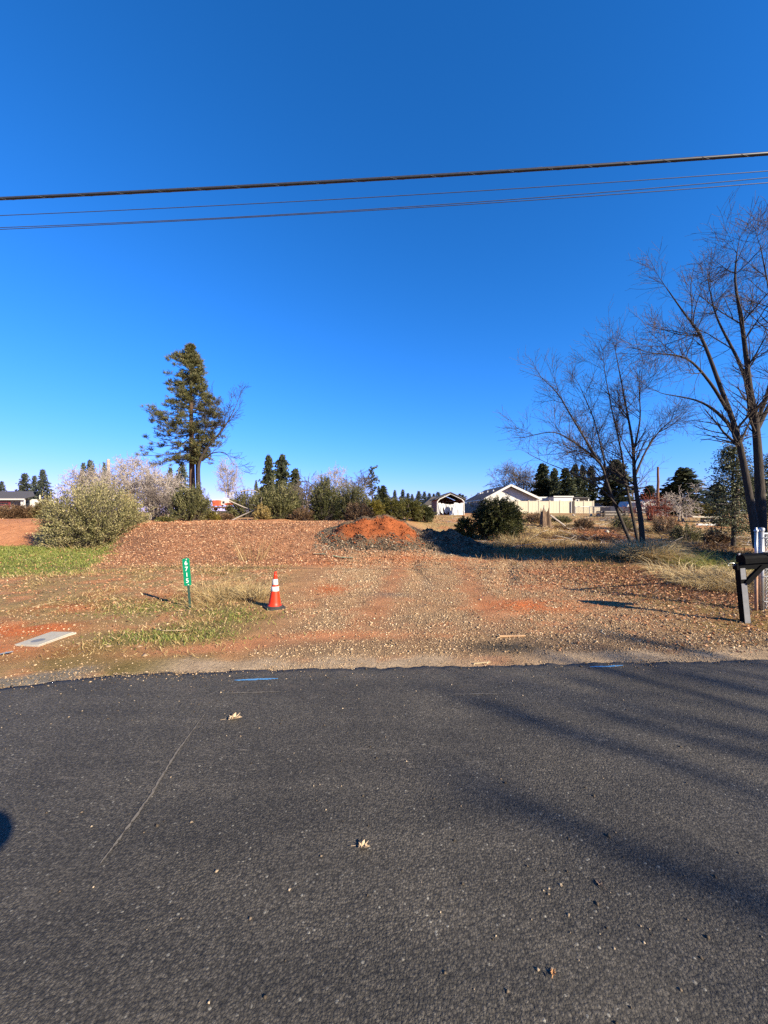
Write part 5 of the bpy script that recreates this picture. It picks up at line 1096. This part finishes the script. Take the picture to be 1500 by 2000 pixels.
# ---------------------------------------------------------------- mailbox
BX, BY = g(1456, 1216)
mb = thing('mailbox', 'black mailbox on a braced wooden post at the right edge', 'mailbox', on(BX, BY, -.03)); ORG[mb] = np.zeros(3)
b = MB(); b.box((0, 0, .4), (.085, .085, .95), rz=R(3)); post = b.build('post', BLACKP, mb); ORG[post] = np.zeros(3)
fn = (math.cos(R(-87)), math.sin(R(-87)))
b = MB(); b.box((fn[0] * .0435, fn[1] * .0435, .29), (.078, .002, .62), rz=R(3)); b.build('sunlit_face', GREYP, post)  # sunlight on this side of the post painted as a lighter grey sheet
b = MB(); b.box((fn[0] * .0435, fn[1] * .0435, .74), (.07, .002, .16), rz=R(3)); b.build('sunlit_face', GREYP, post)
b = MB(); b.beam((-.07, 0, .84), (.62, 0, .84), .085, .085); b.build('arm', BLACKP, mb)
b = MB(); b.beam((.03, -.035, .6), (.27, -.035, .83), .05, .06); b.build('brace', BLACKP, mb)
b = MB(); w2, hb, Lb = .08, .07, .52
arc = [(-w2, 0), (-w2, hb)] + [(-w2 * math.cos(a), hb + w2 * .75 * math.sin(a)) for a in np.linspace(.25, math.pi - .25, 9)] + [(w2, hb), (w2, 0)]
b.prism([(.04, y, .885 + z) for y, z in arc], (Lb, 0, 0)); box = b.build('box', BLACKP, mb); ORG[box] = np.zeros(3)
b = MB(); b.prism([(.018, y * 1.05, .884 + z * 1.04) for y, z in arc], (.03, 0, 0)); dr = b.build('door', BLACKP, box)
b = MB(); b.beam((.005, 0, 1.0), (.005, 0, 1.03), .02, .02); b.build('latch', GALV, box)
b = MB()
for k in range(10):
    a0, a1 = k * .62, (k + 1) * .62; b.cyl((-.12 - .05 * math.cos(a0), -.02, .88 + .022 * math.sin(a0)), (-.12 - .05 * math.cos(a1), -.02, .88 + .022 * math.sin(a1)), .003, n=5)
b.build('wire_hook', GALV, mb)
b = MB(); b.box((.35, -w2 - .006, .99), (.02, .006, .12)); b.build('flag', BLACKP, box)
mb.rotation_euler = (0, R(-5), R(-6))

# ---------------------------------------------------------------- near chain link fence
FX, FY = g(1484, 1193)
cf = thing('chain_link_fence', 'near chain link fence end with twin steel posts behind the mailbox', 'fence', on(FX, FY)); zf = gz(FX, FY)
RUSTP = mat('rusty_steel', (.5, .3, .19), (.34, .16, .08), scale=7, rough=.8)
MB().cyl((FX - .06, FY, zf - .1), (FX - .06, FY, zf + .62), .022, n=12).build('post', RUSTP, cf, smooth=True); MB().cyl((FX - .06, FY, zf + .62), (FX - .06, FY, zf + 1.28), .022, n=12).build('post', GALV, cf, smooth=True)
MB().cyl((FX + .045, FY + .02, zf - .1), (FX + .045, FY + .02, zf + 1.32), .036, n=14).build('post', GALV, cf, smooth=True)
MB().lathe([(.03, 0), (.03, .02), (.018, .035), (.012, .05), (.016, .06), (0, .07)], 12, (FX - .06, FY, zf + 1.28)).build('finial', GALV, cf, smooth=True)
MB().lathe([(.042, -.03), (.044, 0), (.035, .02), (0, .028)], 14, (FX + .045, FY + .02, zf + 1.32)).build('post_cap', GALV, cf, smooth=True)
MB().cyl((FX + .12, FY + .02, zf + .02), (FX + .12, FY + .02, zf + 1.25), .006, n=6).build('tension_bar', GALV, cf)
for z in (.15, .55, .95, 1.18): MB().cyl((FX + .045, FY - .02, zf + z), (FX + .14, FY - .01, zf + z), .009, n=6).build('clamp', GALV, cf)
MB().cyl((FX + .045, FY + .02, zf + 1.24), (FX + 3.2, FY + .9, zf + 1.24), .02, n=8).build('top_rail', GALV, cf)
V, F = chain_mesh((FX + .12, FY + .03), (FX + 3.2, FY + .9), zf + .02, zf + 1.22, .06, .0018); build('wire_mesh', V, F, GALV, cf)

# ---------------------------------------------------------------- overhead wires
def wire(name, label, pts, r, m, strands=1):
    pts = [np.array(p) for p in pts]; A, B, Cc = pts; n = 70; S = []
    t = np.linspace(-1.6, 2.6, n); L0 = (t - .5) * (t - 1) / .5; L1 = t * (t - 1) / -.25; L2 = t * (t - .5) / .5
    Q = L0[:, None] * A + L1[:, None] * B + L2[:, None] * Cc
    V, F = tubes(np.concatenate([Q[:-1], Q[1:], np.full((n - 1, 1), r), np.full((n - 1, 1), r)], 1), 10)
    o = tag(build(name, V, F, m, smooth=True, org=tuple(B)), label, 'cable')
    if strands > 1:
        S = []; T_ = np.linspace(0, 1, 900); Qf = np.stack([np.interp(T_, np.linspace(0, 1, n), Q[:, k]) for k in range(3)], 1); a = T_ * 520
        off = np.stack([np.zeros_like(a), np.cos(a) * r * 1.02, np.sin(a) * r * 1.02], 1); W_ = Qf + off
        V, F = tubes(np.concatenate([W_[:-1], W_[1:], np.full((899, 1), .0014), np.full((899, 1), .0014)], 1), 4); build('lashing_wire', V, F, GREYP, o)
wire('overhead_cable', 'thick black overhead cable, the topmost and heaviest wire', [P(0, 388, 4.3), P(750, 349, 4.03), P(1500, 300, 3.78)], .0165, CABLE, 2)
WIREM = mat('thin_wire', (.05, .05, .055), (.08, .08, .085), rough=.4)
wire('overhead_wire', 'thin overhead wire just below the thick cable', [P(0, 421, 7.2), P(750, 384, 6.85), P(1500, 334, 6.5)], .006, WIREM)
wire('overhead_wire', 'upper one of the lowest pair of thin overhead wires', [P(0, 444.5, 7.2), P(750, 407, 6.85), P(1500, 347, 6.4)], .006, WIREM)
wire('overhead_wire', 'bottom wire of the lowest pair of thin overhead wires', [P(0, 448, 7.0), P(750, 409.5, 6.7), P(1500, 357, 6.35)], .006, WIREM)

# ---------------------------------------------------------------- utility lid, paint marks, litter
LX, LY = -4.25, 4.82
lid = thing('utility_box', 'pale concrete utility box lid set flush in the red soil', 'utility box', on(LX, LY, -.028)); ORG[lid] = np.zeros(3)
b = MB(); b.prism([(-.16, -.23, -.04), (.16, -.23, -.04), (.16, .23, -.04), (-.16, .23, -.04)], (0, 0, .085)); b.build('lid', CONC, lid)
MB().lathe([(0, .049), (.055, .049), (.07, .0455)], 20, (0, -.09, 0)).build('reader_cover', GREYP, lid)
b = MB(); b.box((0, 0, .02), (.36, .5, .03)); b.build('frame', CONC, lid)
lid.rotation_euler = (R(1.5), R(-1), R(-6))
def strip(name, label, cat, pts, w, z, m, jag=.25, n=26):
    pts = np.array(pts, float); t = np.linspace(0, 1, n); Q = np.stack([np.interp(t, np.linspace(0, 1, len(pts)), pts[:, k]) for k in range(2)], 1); d = unit(np.gradient(Q, axis=0)); s = np.stack([-d[:, 1], d[:, 0]], 1)
    wa = w * (np.sin(np.pi * np.clip(t, .03, .97)) ** .35) * (1 + rng.normal(0, jag, n)); wb = w * (np.sin(np.pi * np.clip(t, .03, .97)) ** .35) * (1 + rng.normal(0, jag, n))
    zz = np.maximum(H(Q[:, 0], Q[:, 1]), 0) + z
    V = np.concatenate([np.c_[Q + s * wa[:, None] * .5, zz], np.c_[Q - s * wb[:, None] * .5, zz]]); i = np.arange(n - 1); F = np.stack([i, i + 1, i + n + 1, i + n], 1)
    return tag(build(name, V, F, m, org=(Q[0, 0], Q[0, 1], zz[0])), label, cat)
strip('paint_mark', 'blue spray paint dash on the asphalt below the traffic cone', 'paint mark', [g(458, 1329), g(500, 1327.5), g(543, 1326)], .032, .004, BLUE)
strip('paint_mark', 'blue spray paint dash on the asphalt near the mailbox side', 'paint mark', [g(1152, 1303), g(1190, 1302), g(1217, 1300)], .026, .004, BLUE)
strip('paint_mark', 'faded blue paint smear on the soil at the left edge', 'paint mark', [g(-6, 1284), g(12, 1280), g(26, 1277)], .05, .03, mat('faded_blue_paint', (.25, .33, .42), (.36, .34, .32), scale=30))
SCUFF = mat('pale_scuff', (.24, .21, .17), (.12, .1, .08), scale=40, rough=.9)
strip('scrape_mark', 'long thin pale scrape running across the asphalt at left', 'road mark', [g(196, 1688), g(240, 1630), g(290, 1560), g(345, 1470), g(400, 1395)], .012, .004, SCUFF, .5, 60)
strip('scrape_mark', 'faint horizontal pale scrape below the left blue dash', 'road mark', [g(440, 1354), g(500, 1353), g(548, 1351)], .012, .004, SCUFF, .5)
strip('scrape_mark', 'faint horizontal pale scrape at the road centre right', 'road mark', [g(880, 1357), g(930, 1356), g(975, 1356)], .014, .004, SCUFF, .5)
def oakleaf(label, px, py, size, rz, curl=.35, m=None):
    x, y = g(px, py); t = thing('fallen_leaf', label, 'leaf', (x, y, .004)); ORG[t] = np.zeros(3)
    n = 22; v = [(0, 0, 0)]; 
    for k in range(n):
        a = 2 * math.pi * k / n; rr = .5 * (1 + .28 * math.cos(k * math.pi)) * (.75 + .25 * math.cos(a)); v.append((rr * math.cos(a) * 1.25, rr * math.sin(a) * .8, curl * (rr * math.sin(a) * .8) ** 2 * 1.6 + .12 * curl * (k % 3) + .02))
    f = [(0, 1 + k, 1 + (k + 1) % n) for k in range(n)]; o = build('blade', np.array(v) * size, f, m, t); o.modifiers.new('thick', 'SOLIDIFY').thickness = .0012
    MB().cyl((-.62 * size, 0, .01), (-1.05 * size, .1 * size, .006), .0016, n=5).build('stalk', m, t); t.rotation_euler = (0, 0, rz)
LEAFP = mat('dry_leaf_pale', (.55, .42, .28), (.42, .29, .17), scale=30, rough=.7); LEAFO = mat('dry_leaf_orange', (.5, .26, .1), (.36, .17, .07), scale=30, rough=.7)
oakleaf('curled pale oak leaf lying on the asphalt left of centre', 455, 1405, .085, .4, .9, LEAFP)
oakleaf('pale folded leaf on the asphalt at the picture centre', 707, 1656, .05, .1, 1.0, LEAFP)
oakleaf('small brown leaf on the coarse asphalt patch', 1172, 1729, .03, 1.9, .5, mat('dull_leaf', (.2, .14, .1)))
oakleaf('tiny orange leaf near the bottom of the asphalt', 1080, 1903, .022, 1.1, .5, LEAFO)
def stick(name, label, pts, r, m, cat='stick'):
    S = []; Q = [np.array(on(*g(*p), r * .8 + (.03 if 0 < k < len(pts) - 1 else 0))) for k, p in enumerate(pts)]
    for a, c in zip(Q, Q[1:]): S.append([*a, *c, r, r * .85])
    V, F = tubes(S, 6); tag(build(name, V, F, m, org=tuple(Q[0])), label, cat)
stick('wood_scrap', 'short pale wood scrap on the drive gravel', [(975, 1245), (1026, 1244)], .016, mat('raw_wood', (.6, .38, .2), (.45, .26, .13)), 'wood scrap')
stick('wood_scrap', 'thin pale stick at the asphalt edge near the dark gravel patch', [(925, 1294), (958, 1291)], .009, STEM_T)
stick('dry_stalk', 'pale curved stalk lying in the green weeds', [(305, 1228), (318, 1236), (345, 1236), (372, 1231)], .006, STEM_T)
stick('dry_stalk', 'straight pale stalk lying on the verge at left', [(62, 1186), (108, 1176)], .006, STEM_T)
FLATST = mat('dusty_flat_stone', (.42, .29, .18), (.33, .22, .13), scale=25, rough=.9)
for px, py, lab in ((213, 1263, 'flat pale stone on the verge near the utility lid'), (272, 1263, 'orange tinted flat stone right of the pale one'), (284, 1280, 'small yellow stone at the shoulder edge')):
    x, y = g(px, py); V, F = stones(np.array([on(x, y, .006)]), .042, .35); tag(build('flat_stone', V, F, FLATST, org=on(x, y)), lab, 'stone')
GREENC = mat('green_plastic', (.16, .3, .19), (.3, .34, .2), scale=20)
strip('plastic_strip', 'short pale green plastic strip left of the dirt pile foot', 'plastic strip', [g(612, 1092), g(640, 1093)], .12, .05, GREENC)
strip('plastic_strip', 'longer pale green plastic strip in front of the dirt pile', 'plastic strip', [g(650, 1094), g(675, 1096), g(700, 1095)], .14, .05, GREENC)

# ---------------------------------------------------------------- the person taking the picture, behind the camera
def person(x, y):
    t = thing('person', 'person in a dark jacket and jeans standing behind the camera with raised arms', 'person', (x, y, 0)); ORG[t] = np.zeros(3)
    P_ = []; E_ = []; R_ = []
    def add(p, r, par=None):
        P_.append(p); R_.append(r)
        if par is not None: E_.append((par, len(P_) - 1))
        return len(P_) - 1
    pel = add((0, 0, .95), .16); ch = add((0, 0, 1.15), .16, pel); sh_ = add((0, .02, 1.38), .17, ch); nk = add((0, .03, 1.5), .06, sh_); hd = add((0, .05, 1.6), .085, nk); hd2 = add((0, .06, 1.7), .08, hd)
    for sx in (-1, 1):
        hp = add((.1 * sx, 0, .88), .11, pel); kn = add((.12 * sx, .03, .5), .075, hp); an = add((.13 * sx, 0, .09), .055, kn); add((.15 * sx, .16, .04), .045, an)
        so = add((.2 * sx, .02, 1.4), .085, sh_); el = add(((.38, .44, 1.4) if sx > 0 else (-.34, .24, 1.25)), .09, so); wr = add((.1 * sx, .36, 1.48), .04, el); pm = add((.07 * sx, .37, 1.54), .035, wr)
        for k in range(4):
            a = add((.06 * sx, .355 - .018 * k, 1.575 + .012 * k), .0095, pm); add((.02 * sx, .36 - .018 * k, 1.59 + .012 * k), .008, a)
        th = add((.05 * sx, .385, 1.53), .01, pm); add((.02 * sx, .39, 1.54), .009, th)
    me = bpy.data.meshes.new('body'); me.from_pydata(P_, E_, []); o = bpy.data.objects.new('body', me); COL.objects.link(o); o.modifiers.new('skin', 'SKIN'); o.modifiers.new('sub', 'SUBSURF').levels = 1
    for v_, r_ in zip(me.skin_vertices[0].data, R_): v_.radius = (r_, r_)
    me.skin_vertices[0].data[0].use_root = True; me.materials.append(mat('dark_jacket', (.04, .045, .06), (.06, .06, .075), rough=.9)); o.parent = t
    V = []; F = []; n = 12
    for j in range(6):
        for i in range(n):
            a = 2 * math.pi * i / n; q = j / 5; r_ = .098 * math.cos(q * 1.45); V.append((r_ * math.cos(a), .045 + r_ * 1.1 * math.sin(a), 1.66 + .14 * math.sin(q * 1.45)))
    for j in range(5):
        for i in range(n): F.append((j * n + i, j * n + (i + 1) % n, (j + 1) * n + (i + 1) % n, (j + 1) * n + i))
    build('hair', V, F, BARK_D, t, smooth=True)
person(.08, -.42)
